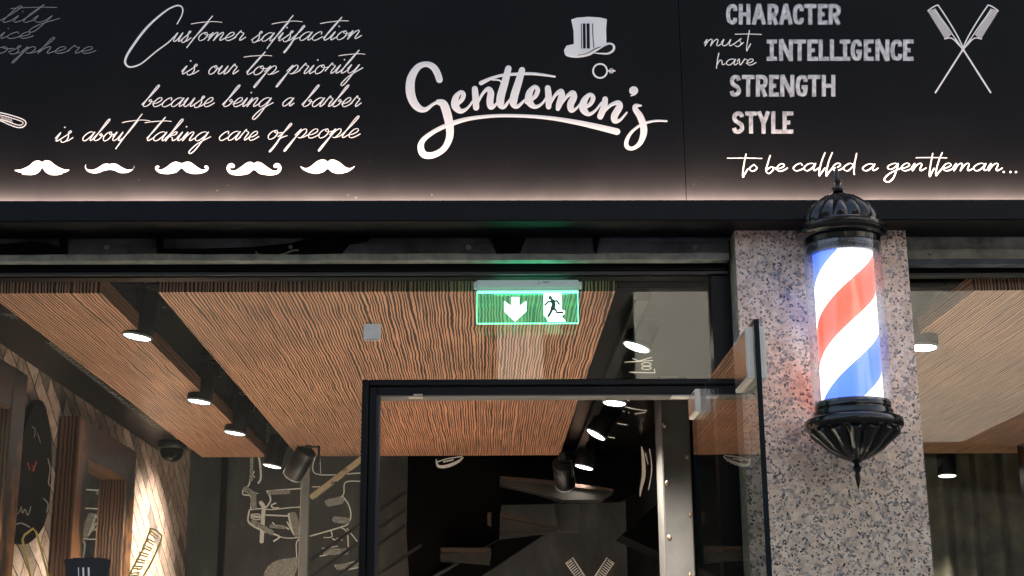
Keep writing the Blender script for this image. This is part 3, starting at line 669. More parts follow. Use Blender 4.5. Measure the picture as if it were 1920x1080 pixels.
# ------------------------------------------------------------------ granite pillar
b = MB()
tl = at(1377.5, 434, Y=Y_PIL); bl = at(1405, 1080, Y=Y_PIL); trr = at(1697.5, 434, Y=Y_PIL); br = at(1752, 1080, Y=Y_PIL)
xa = (tl.x+bl.x)/2; xb = (trr.x+br.x)/2
def xat(a, c, z): return a.x+(c.x-a.x)*(z-a.z)/(c.z-a.z)
zl, zh = 0.004, zbm+.012
zh = 2.75
x00, x10 = xat(tl, bl, 1.7), xat(trr, br, 1.7); x01, x11 = tl.x, trr.x
b.add([(x00,Y_PIL,0.004),(x10,Y_PIL,0.004),(x11,Y_PIL,zh),(x01,Y_PIL,zh)], [(0,1,2,3)], 0)
yb_ = Y_PIL+.30
b.add([(x00,Y_PIL,.004),(x01,Y_PIL,zh),(x01,Y_PIL+.085,zh),(x00,Y_PIL+.085,.004)], [(0,1,2,3)], 1)
b.add([(x10,Y_PIL,.004),(x11,Y_PIL,zh),(x11,yb_,zh),(x10,yb_,.004)], [(0,3,2,1)], 1)
b.add([(x00,Y_PIL+.085,.004),(x01,Y_PIL+.085,zh),(x01,yb_,zh),(x00,yb_,.004)], [(0,1,2,3)], 1)
b.add([(x00,yb_,.004),(x10,yb_,.004),(x11,yb_,zh),(x01,yb_,zh)], [(0,3,2,1)], 1)
tag(mesh_obj('granite_pillar', b, [M['granite'], M['granite_edge']]), 'polished pink speckled granite pillar carrying the barber pole', 'pillar')

# ------------------------------------------------------------------ shop front glazing
xf0 = at(680, 720, Y=Y_FRAME).x; xf1 = at(709, 900, Y=Y_FRAME).x; zf0 = at(900, 713, Y=Y_FRAME).z
xj = at(1336, 600, Y=Y_FRAME).x; zhd0 = at(800, 490, Y=Y_FRAME).z; zhd1 = at(800, 519, Y=Y_FRAME).z
sf = thing('shopfront_glazing', 'black framed glass shop front with a doorway, left of the granite pillar', 'shopfront', (0, Y_FRAME, 0))
b = MB(); b.box((-2.0, Y_FRAME-.004, zhd1+.012), (xj0-.006, Y_FRAME+.05, zhd0+.02), bev=.003)
b.box((-2.0, Y_FRAME+.006, zhd1+.001), (xj0-.006, Y_FRAME+.045, zhd1+.0115)); mesh_obj('header', b, M['black'], sf)
b = MB(); b.box((-2.0, Y_FRAME-.008, zhd1+.004), (xj0-.006, Y_FRAME+.004, zhd1+.0105)); mesh_obj('glazing_bead', b, M['blackedge'], sf)
b = MB(); b.box((xj, Y_FRAME+.001, 0.004), (xj0+.02, Y_FRAME+.05, zhd1)); mesh_obj('jamb', b, M['black'], sf)
# door frame: stepped profile
b = MB(); w_ = xf1-xf0
b.box((xf0, Y_FRAME-.016, 0.004), (xf0+w_*.38, Y_FRAME+.05, zf0), bev=.002); b.box((xf0+w_*.41, Y_FRAME-.010, 0.004), (xf0+w_*.86, Y_FRAME+.05, zf0-w_*.4), bev=.002)
b.box((xf0+w_*.38, Y_FRAME, 0.004), (xf0+w_*.41, Y_FRAME+.05, zf0-w_*.38))
mesh_obj('door_jamb', b, M['black'], sf)
b = MB(); b.box((xf0+w_*.86+.0002, Y_FRAME-.006, 0.004), (xf1, Y_FRAME+.05, zf0-w_*.85)); mesh_obj('jamb_edge', b, M['blackedge'], sf)
b = MB(); hh = zf0-Z_HEAD
b.box((xf0+w_*.38, Y_FRAME-.0155, zf0-hh*.40), (xj0-.006, Y_FRAME+.05, zf0-.0005), bev=.002); b.box((xf0+w_*.86, Y_FRAME-.0095, Z_HEAD), (xj0-.006, Y_FRAME+.05, zf0-hh*.44), bev=.002)
b.box((xf0+w_*.6, Y_FRAME+.001, zf0-hh*.44), (xj0-.006, Y_FRAME+.049, zf0-hh*.40)); mesh_obj('door_head', b, M['black'], sf)
b = MB(); b.box((xf1+.001, Y_FRAME-.007, Z_HEAD-.0035), (xj0-.006, Y_FRAME+.049, Z_HEAD-.0003)); mesh_obj('head_underside', b, plain('head_underside', (.10,.098,.085), .6), sf)
q = at(780, 741, Y=Y_FRAME-.006)
b = MB(); b.box((q.x-.018, Y_FRAME-.0085, Z_HEAD-.0045), (q.x+.016, Y_FRAME+.02, Z_HEAD-.0037)); b.box((q.x-.006, Y_FRAME-.0105, Z_HEAD-.002), (q.x+.016, Y_FRAME-.0098, Z_HEAD+.002)); mesh_obj('tape_scrap', b, plain('old_tape', (.42,.36,.26), .8), sf)
q0, q1 = at(1259, 741, Y=Y_FRAME).x, at(1335, 741, Y=Y_FRAME).x
b = MB(); b.box((q0, Y_FRAME-.009, Z_HEAD-.0062), (q1, Y_FRAME+.025, Z_HEAD-.0038)); mesh_obj('pivot_plate', b, M['chrome'], sf)
def pane(x0, x1, z0, z1, parent, y=Y_GLASS, name='glass_pane'):
    b = MB(); b.box((x0, y, z0), (x1, y+.010, z1), 0); return mesh_obj(name, b, [M['glass']], parent)
xs = at(691, 620, Y=Y_GLASS).x
side_pane = pane(-2.0, xs-.001, .01, zhd1+.004, sf)
pane(xs+.001, xj+.01, zf0-.01, zhd1+.004, sf)
q = at(697.5, 622.5, Y=Y_GLASS-.012); d_ = .0205
b = MB(); b.box((q.x-d_, Y_GLASS-.014, q.z-d_), (q.x+d_, Y_GLASS-.0005, q.z+d_), bev=.0025); mesh_obj('glass_clamp', b, M['chrome'], sf)
# gold and black decals on the side pane
dpl = lambda x, y, lift: at(x, y, Y=Y_GLASS-lift)
p = Pen(dpl, .0006)
p.stroke([(240,1082),(268,1030),(282,993)], 3.5, smooth=False, cap=''); p.stroke([(303,1006),(300,1018),(285,1052),(266,1085)], 3.2); p.stroke([(281,991),(292,994),(303,1004)], 3.5)
for k in range(7):
    t = k/6; ax, ay = 281-38*t, 995+80*t; bx, by = 296-34*t, 1006+68*t
    dx, dy = -5.0, 9.0
    p.stroke([(ax, ay), (bx, by), (bx+dx*.5, by+dy*.5), (ax+dx*.5+2, ay+dy*.5)], 2.6, smooth=False)
o = mesh_obj('comb_decal', p.mb, M['gold'], side_pane)
p = Pen(dpl, .0006); p.stroke([(92,1085),(68,998),(62,991),(46,1003),(42,1012),(58,1085)], 4.2, smooth=False); mesh_obj('razor_decal', p.mb, M['gold'], side_pane)
p = Pen(dpl, .0006); p.fill([(119,1050),(140,1046),(190,1046),(209,1050),(203,1075),(203,1130),(127,1130),(126,1075)])
hd = mesh_obj('top_hat_decal', p.mb, M['decal_black'], side_pane)
p = Pen(dpl, .0016)
for x in (147, 156, 166): p.stroke([(x,1064),(x+1,1095)], 1.6 if x == 147 else 3.2, cap='')
mesh_obj('hat_stripes', p.mb, M['chalk'], hd)

# open glass door leaf
e0 = at(1414, 598, Z=Z_HEAD-.006)
XL = at(1418, 700, Y=e0.y).x; YL0 = e0.y; YL1 = Y_FRAME+.055
dl = thing('glass_door', 'frameless glass door leaf standing open at right angles to the entrance', 'door', (XL, Y_FRAME, 0))
zt_ = Z_HEAD-.006
b = MB(); b.hexa([(XL,YL0,.01),(XL+.010,YL0,.01),(XL+.010,YL1,.01),(XL,YL1,.01),(XL,YL0,zt_),(XL+.010,YL0,zt_),(XL+.010,YL1,zt_),(XL,YL1,zt_)])
b.m = [1 if i in (0, 1, 2, 4) else 0 for i in range(6)]
mesh_obj('leaf', b, [M['glass'], M['gedge']], dl)
def fitting(ya, yb2, z0, z1):
    b = MB()
    for s_ in (-1, 1):
        xa_ = XL-.013 if s_ < 0 else XL+.0103; b.box((xa_, ya, z0), (xa_+.0127, yb2, z1), bev=.0015)
    o = mesh_obj('patch_fitting', b, M['chrome'], dl)
    b = MB(); b.box((XL-.0142, ya+.006, z0+.006), (XL-.0132, yb2-.006, z1-.006)); mesh_obj('cover_plate', b, M['plate'], o); return o
fitting(YL0+.012, YL0+.155, zt_-.112, zt_-.012)
fitting(YL1-.15, YL1-.035, zt_-.052, zt_+.002)

# window right of the pillar
wn = thing('shop_window', 'black framed shop window right of the granite pillar with reflections', 'window', (xj1, Y_FRAME, 0))
zr0 = at(1800, 499, Y=Y_FRAME).z; zr1 = at(1800, 519, Y=Y_FRAME).z
b = MB(); b.box((xj1+.006, Y_FRAME-.004, zr1+.008), (7, Y_FRAME+.05, zr0+.02), bev=.003); mesh_obj('header', b, M['black'], wn)
b = MB(); b.box((xj1+.006, Y_FRAME-.008, zr1), (7, Y_FRAME+.004, zr1+.0075)); mesh_obj('glazing_bead', b, M['blackedge'], wn)
pane(xj1-.05, 4.15, .01, zr1+.008, wn)

# ------------------------------------------------------------------ veneered ceiling panels
ceil_boxes = []
def cpanel(x0, x1, label, y0=Y_PANEL0, dz=0.0, dz0=0.0):
    b = MB(); b.box((x0, y0, Z_PAN+dz), (x1, Y_PANEL1, Z_PAN+.045))
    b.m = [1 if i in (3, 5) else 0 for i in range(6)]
    b2 = MB(); b2.box((x0+.004, y0+.004, Z_PAN+.0455), (x1-.004, Y_PANEL1-.004, Z_REC-.001)); ceil_boxes.append(b2)
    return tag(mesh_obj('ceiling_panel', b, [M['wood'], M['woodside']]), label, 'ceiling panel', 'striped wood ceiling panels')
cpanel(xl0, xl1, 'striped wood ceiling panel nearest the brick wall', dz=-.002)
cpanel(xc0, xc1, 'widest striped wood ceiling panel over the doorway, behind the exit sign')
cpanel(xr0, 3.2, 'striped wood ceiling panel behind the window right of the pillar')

for b in ceil_boxes: tag(mesh_obj('ceiling', b, M['recess']), kind='structure')

# ------------------------------------------------------------------ exit sign
ex = thing('exit_sign', 'lit green glass exit sign with arrow and running figure over the doorway', 'exit sign', at(989, 536, Y=Y_FRAME-.03))
YE = Y_FRAME-.024
xe0, xe1 = at(888, 536, Y=YE).x, at(1090, 536, Y=YE).x; ze0 = at(989, 525, Y=YE-.012).z; ze1 = at(989, 546, Y=YE-.012).z
b = MB(); b.box((xe0+.006, YE-.016, ze1+.006), (xe1-.006, YE+.016, ze0), bev=.004); b.box((xe0+.008, YE-.012, ze1), (xe1-.008, YE+.012, ze1+.0055), bev=.001); mesh_obj('housing', b, M['plastic'], ex)
for x in (xe0, xe1):
    b = MB(); s_ = 1 if x == xe0 else -1; b.box((x, YE-.01, ze1+.009), (x+s_*.0058, YE+.01, ze0-.004), bev=.001); mesh_obj('end_bracket', b, M['plastic'], ex)
xp0, xp1 = at(895, 575, Y=YE).x, at(1083, 575, Y=YE).x; zp0 = at(989, 606, Y=YE).z
b = MB(); b.box((xp0, YE-.003, zp0), (xp1, YE+.003, ze1-.0005)); b2 = MB(); b2.box((xe0+.05, YE+.0162, ze0-.008), (xe1-.03, YE+.0190, ze0-.0005)); mesh_obj('light_strip', b2, emit('exit_spill', (.06,1,.5), 9), ex)  # b2: hidden glowing strip added to throw green spill on the header
am = glass_mat('acrylic_green', (.66,.96,.78), 1.35); an_ = am.node_tree
out_ = [n for n in an_.nodes if n.type == 'OUTPUT_MATERIAL'][0]; src = out_.inputs[0].links[0].from_socket
ee = N(an_, 'Emission', i_Strength=.028); ee.inputs[0].default_value = (.1, 1, .55, 1); ads = N(an_, 'AddShader'); L(an_, src, ads.inputs[0]); L(an_, ee.outputs[0], ads.inputs[1]); L(an_, ads.outputs[0], out_.inputs[0])
plate = mesh_obj('acrylic_plate', b, am, ex)
b = MB()
for a, c in (((xp0, zp0-.0012), (xp1, zp0-.0002)), ((xp0-.0012, zp0), (xp0-.0002, ze1-.001)), ((xp1+.0002, zp0), (xp1+.0012, ze1-.001))): b.box((a[0], YE-.003, a[1]), (c[0], YE+.003, c[1]))
mesh_obj('glowing_edge', b, M['exit_edge'], plate)
b = MB(); b.box((xe0+.008, YE-.0135, ze1-.003), (xe1-.008, YE-.0035, ze1-.0006)); mesh_obj('light_strip', b, M['exit_edge'], ex)
ze = zoomed(650, 400, 2.56, lambda x, y, lift: at(x, y, Y=YE-.0032-lift))
p = Pen(ze, .0003); p.fill([(790,402),(828,402),(828,446),(862,420),(862,470),(808,520),(756,470),(756,420),(790,446)]); mesh_obj('arrow', p.mb, M['exit_white'], ex)
p = Pen(ze, .0003); p.fill([(946,386),(1032,386),(1032,462),(1048,468),(1046,484),(1030,492),(1052,520),(966,520),(960,504),(946,488)]); man = mesh_obj('pictogram', p.mb, M['exit_white'], ex)
p = Pen(ze, .0012)
p.dot(977, 405, 10); p.stroke([(988,420),(994,438),(987,458)], 20); p.stroke([(988,424),(968,424),(952,440)], 10, smooth=False); p.stroke([(992,422),(1010,420),(1020,436)], 10, smooth=False)
p.stroke([(986,452),(980,474),(968,494)], 12, smooth=False); p.stroke([(990,452),(1006,466),(1008,476),(1036,476)], 11, smooth=False)
mesh_obj('running_figure', p.mb, M['exit_dark'], man)
p = Pen(lambda x, y, lift: at(x, y, Y=YE-.0162-lift), .0002)
p.stroke([(1008,527),(1013,530),(1008,533)], 1.2); p.stroke([(1018,529),(1030,529)], 3, cap=''); mesh_obj('rating_mark', p.mb, M['post'], ex)

# ------------------------------------------------------------------ barber pole
YP = 3.175
pt = at(1570, 335, Y=YP); pb = at(1609, 910, Y=YP); PX = (pt.x+pb.x)/2
def pz(y): return at(1590, y, Y=YP).z
bp = thing('barber_pole', 'lit barber pole with red, white and blue stripes on the granite pillar', 'barber pole', (PX, YP, pz(915)))
mm = YP/2711*1.0   # metres per photo pixel here
mm *= 1.035
def ring(name, prof, mat, parent=bp, n=64, flute=None):
    b = MB(); b.lathe(prof, n, (PX, YP, 0), flute=flute); return mesh_obj(name, b, M[mat] if isinstance(mat, str) else mat, parent)
rO = 72*mm; zT, zB = pz(468), pz(757)
ring('glass_tube', [(rO, zB-.005), (rO, zT+.005)], 'tubeglass')
ring('glass_tube_lining', [(rO-.004, zT+.005), (rO-.004, zB-.005)], 'tubeglass')
# striped drum, glowing from inside
mt, nt, pr = new_mat('pole_stripes'); tc = N(nt, 'TexCoord'); sp_ = N(nt, 'SeparateXYZ'); L(nt, tc.outputs['Object'], sp_.inputs[0])
an = N(nt, 'Math', operation='ARCTAN2'); L(nt, sp_.outputs[1], an.inputs[0]); L(nt, sp_.outputs[0], an.inputs[1])
a1 = N(nt, 'Math', operation='MULTIPLY', i_1=-1/(2*math.pi)); L(nt, an.outputs[0], a1.inputs[0])
PITCHZ = 304*mm; POLE_PHASE = .5
z1n = N(nt, 'Math', operation='MULTIPLY_ADD', i_1=1/PITCHZ, i_2=POLE_PHASE); L(nt, sp_.outputs[2], z1n.inputs[0])
sm_ = N(nt, 'Math', operation='ADD'); L(nt, a1.outputs[0], sm_.inputs[0]); L(nt, z1n.outputs[0], sm_.inputs[1])
frn = N(nt, 'Math', operation='FRACT'); L(nt, sm_.outputs[0], frn.inputs[0])
rp = ramp(nt, [(0, (1,1,1)), (.25, (.045,.11,.80)), (.5, (1,1,1)), (.75, (.85,.060,.030))], 'CONSTANT'); L(nt, frn.outputs[0], rp.inputs['Fac'])
L(nt, rp.outputs[0], pr.inputs['Emission Color']); L(nt, rp.outputs[0], pr.inputs['Base Color'])
lwn = N(nt, 'LayerWeight', i_Blend=.35); em = N(nt, 'MapRange', i_3=.95, i_4=.40); L(nt, lwn.outputs['Facing'], em.inputs[0]); L(nt, em.outputs[0], pr.inputs['Emission Strength'])
pr.inputs['Roughness'].default_value = .35
ring('striped_drum', [(56*mm, zB-.003), (56*mm, zT+.003)], mt)
# top cap
z = lambda y: pz(y)
ring('upper_collar', [(60*mm,z(482)), (67*mm,z(482)), (69*mm,z(478)), (69*mm,z(469)), (66*mm,z(467)), (66*mm,z(465)), (72*mm,z(463)), (73*mm,z(454)), (70*mm,z(452)), (76*mm,z(448)), (83*mm,z(446)), (86*mm,z(442)), (86*mm,z(432)), (82*mm,z(428)), (76*mm,z(427)), (74*mm,z(424)), (62*mm,z(423)), (.001,z(422))], 'gloss')
fl = lambda amp, n, i0, i1: (lambda i, a: amp*(abs(math.cos(a*n/2))-.5) if i0 <= i <= i1 else 0)
ring('fluted_dome', [(66*mm,z(425)), (67*mm,z(414)), (64*mm,z(404)), (57*mm,z(393)), (46*mm,z(382)), (33*mm,z(373)), (20*mm,z(367)), (11*mm,z(364))], 'gloss', n=196, flute=fl(.12, 14, 1, 6))
ring('finial', [(10*mm,z(360)), (12*mm,z(356)), (11*mm,z(352)), (5*mm,z(349)), (5*mm,z(346)), (8*mm,z(342)), (8*mm,z(339)), (4.5*mm,z(336)), (5*mm,z(328)), (3*mm,z(318)), (.4*mm,z(312))], 'gloss', n=24)
# foot
ring('lower_collar', [(.001,z(782)), (62*mm,z(755)), (67*mm,z(755)), (69*mm,z(758)), (69*mm,z(767)), (67*mm,z(769)), (67*mm,z(771)), (72*mm,z(773)), (73*mm,z(781)), (79*mm,z(784)), (86*mm,z(787)), (89*mm,z(791)), (89*mm,z(801)), (86*mm,z(806)), (78*mm,z(809)), (.001,z(810))], 'gloss')
ring('fluted_bowl', [(79*mm,z(806)), (77*mm,z(814)), (69*mm,z(822)), (58*mm,z(832)), (48*mm,z(843)), (34*mm,z(853)), (20*mm,z(861)), (8*mm,z(866))], 'gloss', n=196, flute=fl(.17, 14, 1, 6))
ring('finial', [(8*mm,z(863)), (9*mm,z(867)), (5*mm,z(870)), (6*mm,z(874)), (9*mm,z(877)), (6*mm,z(882)), (4*mm,z(886)), (5*mm,z(896)), (3*mm,z(908)), (.4*mm,z(918))], 'gloss', n=24)
for y0, y1 in ((440, 468), (762, 786)):
    b = MB(); b.box((PX-.03, YP+.05, z(y1)), (PX+.03, Y_PIL-.001, z(y0)), bev=.004); mesh_obj('wall_bracket', b, M['gloss'], bp)

# ------------------------------------------------------------------ track spotlights
def make_spot():
    t = thing('track_spotlight', 'x', 'spotlight', (0,0,0), 'black track spotlights')
    b = MB(); b.box((-.012,-.03,0), (.012,.03,.03)); b.box((.040,-.012,-.07), (.048,.012,.004)); b.box((-.004,-.012,-.004), (.048,.012,.0)); mesh_obj('bracket', b, M['lampbody'], t)
    b = MB()
    rr = .044
    prof = [(.001,.056),(rr*.9,.056),(rr,.051),(rr*.96,.050),(rr*.96,.018),(rr*1.01,.015),(rr,-.085),(rr*.97,-.088),(rr*.9,-.086),(rr*.88,-.078),(.001,-.078)]
    b.lathe(prof, 40, (0,0,-.075))
    for k in range(22):
        a = 2*math.pi*k/22; b.box((0,0,0), (0,0,0)) if False else None
        c, s_ = math.cos(a), math.sin(a); r1, r2 = rr*.94, rr*1.01
        b.add([(r1*c-.0015*s_, r1*s_+.0015*c, -.055), (r2*c-.0015*s_, r2*s_+.0015*c, -.055), (r2*c+.0015*s_, r2*s_-.0015*c, -.055), (r1*c+.0015*s_, r1*s_-.0015*c, -.055),
               (r1*c-.0015*s_, r1*s_+.0015*c, -.022), (r2*c-.0015*s_, r2*s_+.0015*c, -.022), (r2*c+.0015*s_, r2*s_-.0015*c, -.022), (r1*c+.0015*s_, r1*s_-.0015*c, -.022)],
              [(0,3,2,1),(4,5,6,7),(0,1,5,4),(1,2,6,5),(2,3,7,6),(3,0,4,7)])
    h = mesh_obj('spot_head', b, M['lampbody'], t)
    b = MB(); b.lathe([(.001,-.158),(rr*.84,-.158),(rr*.84,-.161),(.001,-.1625)], 32); mesh_obj('lens', b, M['lens'], h)
    b = MB(); b.lathe([(rr*.88,-.160),(rr*.97,-.1628),(rr*1.005,-.1615),(rr*1.005,-.156)], 40); mesh_obj('rim', b, M['lensring'], h)
    return t
proto = make_spot(); first = [True]
def copy_spot():
    if first[0]: first[0] = False; return proto
    r = proto.copy(); COL.objects.link(r)
    for ch in proto.children:
        if ch.type == 'LIGHT': continue
        c = ch.copy(); COL.objects.link(c); c.parent = r
        for g in ch.children:
            if g.type == 'LIGHT': continue
            d = g.copy(); COL.objects.link(d); d.parent = c
    return r
spots = []
def place_spot(px, py, Y, tilt, fwd, label, lit=True, power=1.0, aim=None):
    lens = at(px, py, Y=Y); t = copy_spot(); head = [c for c in t.children if c.name.startswith('spot_head')][0]
    rot = Matrix.Rotation(R(tilt), 3, 'Y') @ Matrix.Rotation(R(fwd), 3, 'X')
    head.rotation_euler = rot.to_euler(); t.location = lens - rot @ Vector((0,0,-.162)); t['label'] = label
    spots.append((t, head, rot, lens, lit, power)); return t
left = [(257,633,4.07,9,-1,.40), (373,754,5.0,8,-1,.6), (440,813,5.66,9,-1,.8), (510,875,6.45,11,-2,.42)]
right = [(1193,652,4.18,20,-2,1.5), (1152,757,5.04,6,-3,1.1), (1117,816,5.66,30,-3,.6), (1095,877,6.5,14,-2,.2)]
nm = ['nearest', 'second', 'third', 'farthest']
for k, q in enumerate(left): place_spot(*q[:5], 'lit black spotlight, %s of the row beside the brick wall' % nm[k], power=q[5])
for k, q in enumerate(right): place_spot(*q[:5], 'lit black spotlight, %s of the row right of the widest ceiling panel' % nm[k], power=q[5])
place_spot(1731,653,4.15,4,-3, 'lit spotlight seen through the right window beside the pillar edge')
place_spot(1776,893,6.75,2,-3, 'small lit spotlight low in the right window, in front of the dark curtain')
place_spot(548,893,6.3,34,30, 'unlit finned spotlight turned away beside the farthest lit one on the brick wall side', lit=False)
place_spot(1060,908,6.3,-14,58, 'unlit spotlight hanging before the wooden stair treads', lit=False)
dark_lens = plain('dark_lens', (.02,.02,.02), .2)
for t, head, rot, lens, lit, power in spots:
    if not lit:
        for g in head.children:
            if g.name.startswith('lens'): g.data = g.data.copy(); g.data.materials[0] = dark_lens
        continue
    ld = bpy.data.lights.new('spot_lamp', 'SPOT'); ld.energy = SPOT_W*power; ld.spot_size = R(104); ld.spot_blend = 1.0; ld.shadow_soft_size = .03; ld.color = (1, .92, .82)
    lo = bpy.data.objects.new('spot_lamp', ld); COL.objects.link(lo); lo.parent = head; lo.location = (0,0,-.168); lo.rotation_euler = (0, R(-10 if lens.y < 5.4 else 2 if lens.y < 6 else 30), 0) if lens.x < -.5 else (R(22), R(-26), 0) if lens.y < 4.5 and lens.x < 1 else (0, 0, 0)

# tracks the lamps ride on
for x, lab in ((-.915, 'black lighting track in the recess left of the widest ceiling panel'), (.43, 'black lighting track along the dark ceiling right of the widest panel')):
    b = MB(); zt2 = Z_REC-.001 if x < 0 else Z_SOF+.019
    b.box((x-.018, Y_PANEL0+.2, zt2-.022), (x+.018, Y_PANEL1+.5, zt2), bev=.002)
    tag(mesh_obj('lighting_track', b, M['lampbody']), lab, 'track', 'lighting tracks')

# ------------------------------------------------------------------ dome camera
q = at(323, 828, Z=Z_SOF)
dc = thing('dome_camera', 'small black dome security camera under the dark ceiling near the brick wall', 'camera', q)
b = MB(); b.lathe([(.001,0),(.062,0),(.064,-.006),(.064,-.024),(.058,-.032),(.05,-.034)], 36, q); mesh_obj('base', b, M['lampbody'], dc)
b = MB(); b.lathe([(.05,-.033),(.05,-.05),(.044,-.068),(.03,-.082),(.012,-.089),(.0005,-.09)], 36, q); ball = mesh_obj('ball', b, M['soffit'], dc)
lc = q+Vector((.012,-.040,-.062)); b = MB(); b.lathe([(.0005,.006),(.012,.006),(.018,.003),(.02,-.004)], 20); 
for v in b.v: v.xyz = (lc.x+v.x, lc.y-v.z, lc.z+v.y)
mesh_obj('lens', b, M['gloss'], ball)

# ------------------------------------------------------------------ framed mirrors on the brick wall
def mirror(y0, y1, ztop, label, d=.078, sw=.13):
    t = thing('framed_mirror', label, 'mirror', (X_WALL, (y0+y1)/2, 1.0), 'wood framed mirrors on the brick wall'); z0 = .95
    x0, x1 = X_WALL+.001, X_WALL+d
    def fr(a, c):   # frame pieces with a chamfered inner lip
        b = MB(); b.box(a, c, bev=.004); mesh_obj('frame', b, M['dkwood'], t)
    fr((x0, y0, z0), (x1, y0+sw, ztop)); fr((x0, y1-sw, z0), (x1, y1, ztop))
    fr((x0, y0+sw+.001, ztop-sw), (x1-.002, y1-sw-.001, ztop-.001)); fr((x0, y0+sw+.001, z0), (x1-.002, y1-sw-.001, z0+sw))
    b = MB(); b.box((x0, y0+sw-.02, z0+sw-.02), (x0+.022, y1-sw+.02, ztop-sw+.02)); mesh_obj('mirror_glass', b, M['mirror'], t)
X_FACE = X_WALL+.078
y1_ = X_WALL/at(109, 800, Y=1).x; y2_ = X_FACE/at(257, 850, Y=1).x
mirror(y1_, y2_, at(153, 780, Y=y1_).z, 'large dark wood framed mirror, further one on the brick wall')
y3_ = X_FACE/at(52, 720, Y=1).x
mirror(y3_-.78, y3_, at(52, 703, Y=y3_).z, 'dark wood framed mirror cut off at the left edge of the photo')
# painted board between the mirrors
wpl = lambda x, y, lift: at(x, y, X=X_WALL+.03+lift)
bo = thing('painted_board', 'black painted board with rounded end hanging between the framed mirrors', 'board', (X_WALL, 4.5, 1.9))
b = MB()
pts = catmull([(62,765),(78,752),(92,790),(97,850),(96,900),(92,950),(80,990),(58,1016),(38,1020),(28,1005),(30,960),(36,900),(40,840),(48,800)], 5, True)
b.ext([at(x, y, X=X_WALL+.03) for x, y in pts], Vector((-.02, 0, 0))); mesh_obj('board', b, M['blackwall'], bo)
p = Pen(wpl, .0006)
p.stroke([(26,984),(40,981),(55,988)], 3); p.stroke([(27,945),(32,955),(28,966),(36,960),(40,950),(42,962),(47,955),(52,966),(58,950)], 1.8); p.stroke([(90,860),(94,880),(91,905),(96,912)], 2.2); p.stroke([(82,935),(90,945),(88,960)], 2.2)
p.stroke([(60,800),(66,806),(64,820)], 1.2); p.stroke([(70,812),(76,830)], 1.2); mesh_obj('lettering', p.mb, hatch('worn_lettering', (.26,.25,.22), (.05,.05,.045)), bo)
p = Pen(wpl, .0006); p.stroke([(52,868),(56,882),(60,872),(62,884),(68,866)], 2.2, smooth=False); mesh_obj('red_mark', p.mb, M['red'], bo)
p = Pen(lambda x, y, lift: at(x, y, X=X_WALL+.004+lift), .0008)
p.stroke([(48,790),(52,770),(62,756),(76,752),(86,768),(84,790),(92,800),(97,830),(90,842)], 4); p.stroke([(48,792),(56,785),(64,790),(72,778)], 3); mesh_obj('painted_flourish', p.mb, M['decal_black'], bo)

# ------------------------------------------------------------------ chalk drawings on the back wall
zc = zoomed(340, 820, 4.1526, lambda x, y, lift: at(x, y, Y=Y_BACK-lift))
p = Pen(zc, .001)
for pts, w_ in [
 ([(545,130),(540,250),(530,360),(500,395),(480,410),(482,445),(535,455),(545,500),(540,560)], 8), ([(600,130),(615,230),(618,320),(600,355)], 12),
 ([(540,435),(595,437)], 6), ([(528,575),(520,650),(560,690),(640,730),(760,770),(720,808)], 10), ([(620,510),(640,545),(635,640),(625,810)], 24),
 ([(530,565),(620,555),(700,562),(840,548),(930,543)], 7), ([(668,420),(690,460),(692,500),(660,545)], 10), ([(668,418),(800,408),(935,398)], 8),
 ([(735,512),(700,530),(720,550),(755,548)], 9), ([(660,605),(830,612)], 9), ([(840,600),(855,680),(880,750),(925,775)], 18), ([(825,660),(850,710),(880,760)], 8),
 ([(712,665),(740,690),(800,695),(835,715)], 8), ([(760,770),(790,780),(850,785),(925,778)], 6), ([(918,790),(895,830),(900,940)], 6),
 ([(545,600),(608,600),(606,640),(548,630),(546,604)], 7), ([(560,615),(600,620)], 14), ([(1042,145),(1050,285),(1395,278)], 7), ([(1020,385),(1110,385)], 6),
 ([(1430,345),(1280,350),(1255,455),(1120,500)], 7), ([(1255,460),(1300,520),(1320,600),(1300,670),(1240,700),(1000,770)], 8), ([(1130,735),(1165,730),(1170,775),(1110,780)], 6),
 ([(1240,700),(1290,740),(1300,850)], 7), ([(1290,710),(1370,810)], 6), ([(1100,865),(1215,848)], 7), ([(1080,925),(1310,875)], 7), ([(1200,1000),(1300,985),(1400,955)], 13), ([(1270,1035),(1330,1020),(1400,1005)], 12),
 ([(1160,520),(1210,500)], 18), ([(1180,790),(1200,800),(1220,785),(1250,800)], 8), ([(568,265),(556,290)], 6), ([(560,300),(570,310)], 7), ([(568,470),(575,500),(560,530)], 14), ([(1080,160),(1085,280)], 4)]:
    p.stroke(pts, w_*1.3, smooth=len(pts) > 2)
mesh_obj('chalk_drawing', p.mb, M['chalk'], bw)
p = Pen(zc, .0012); p.fill([(625,1180),(640,1080),(670,1010),(740,960),(830,942),(905,940),(905,1010),(880,1080),(870,1180)], True)
for pts, w_ in (([(548,150),(545,330)], 26), ([(500,405),(560,440),(565,540)], 46), ([(690,430),(830,425)], 34), ([(560,660),(700,740)], 40), ([(870,610),(905,750)], 60), ([(1150,510),(1240,490)], 60), ([(1200,640),(1290,650)], 50), ([(1120,890),(1280,890)], 50), ([(700,690),(800,700)], 30), ([(1220,1010),(1390,990)], 44)):
    p.stroke(pts, w_, smooth=False)
mesh_obj('chalk_drawing', p.mb, hatch('chalk_smudge', (.40,.40,.37), (.085,.088,.087), .52, 300), bw)
b = MB(); q0, q1 = at(340+318/4.15, 850, Y=Y_BACK-.02), at(340+362/4.15, 850, Y=Y_BACK-.02); b.box((q0.x, Y_BACK-.02, 1.2), (q1.x, Y_BACK-.001, 2.75)); mesh_obj('batten', b, M['blackwall'], bw)
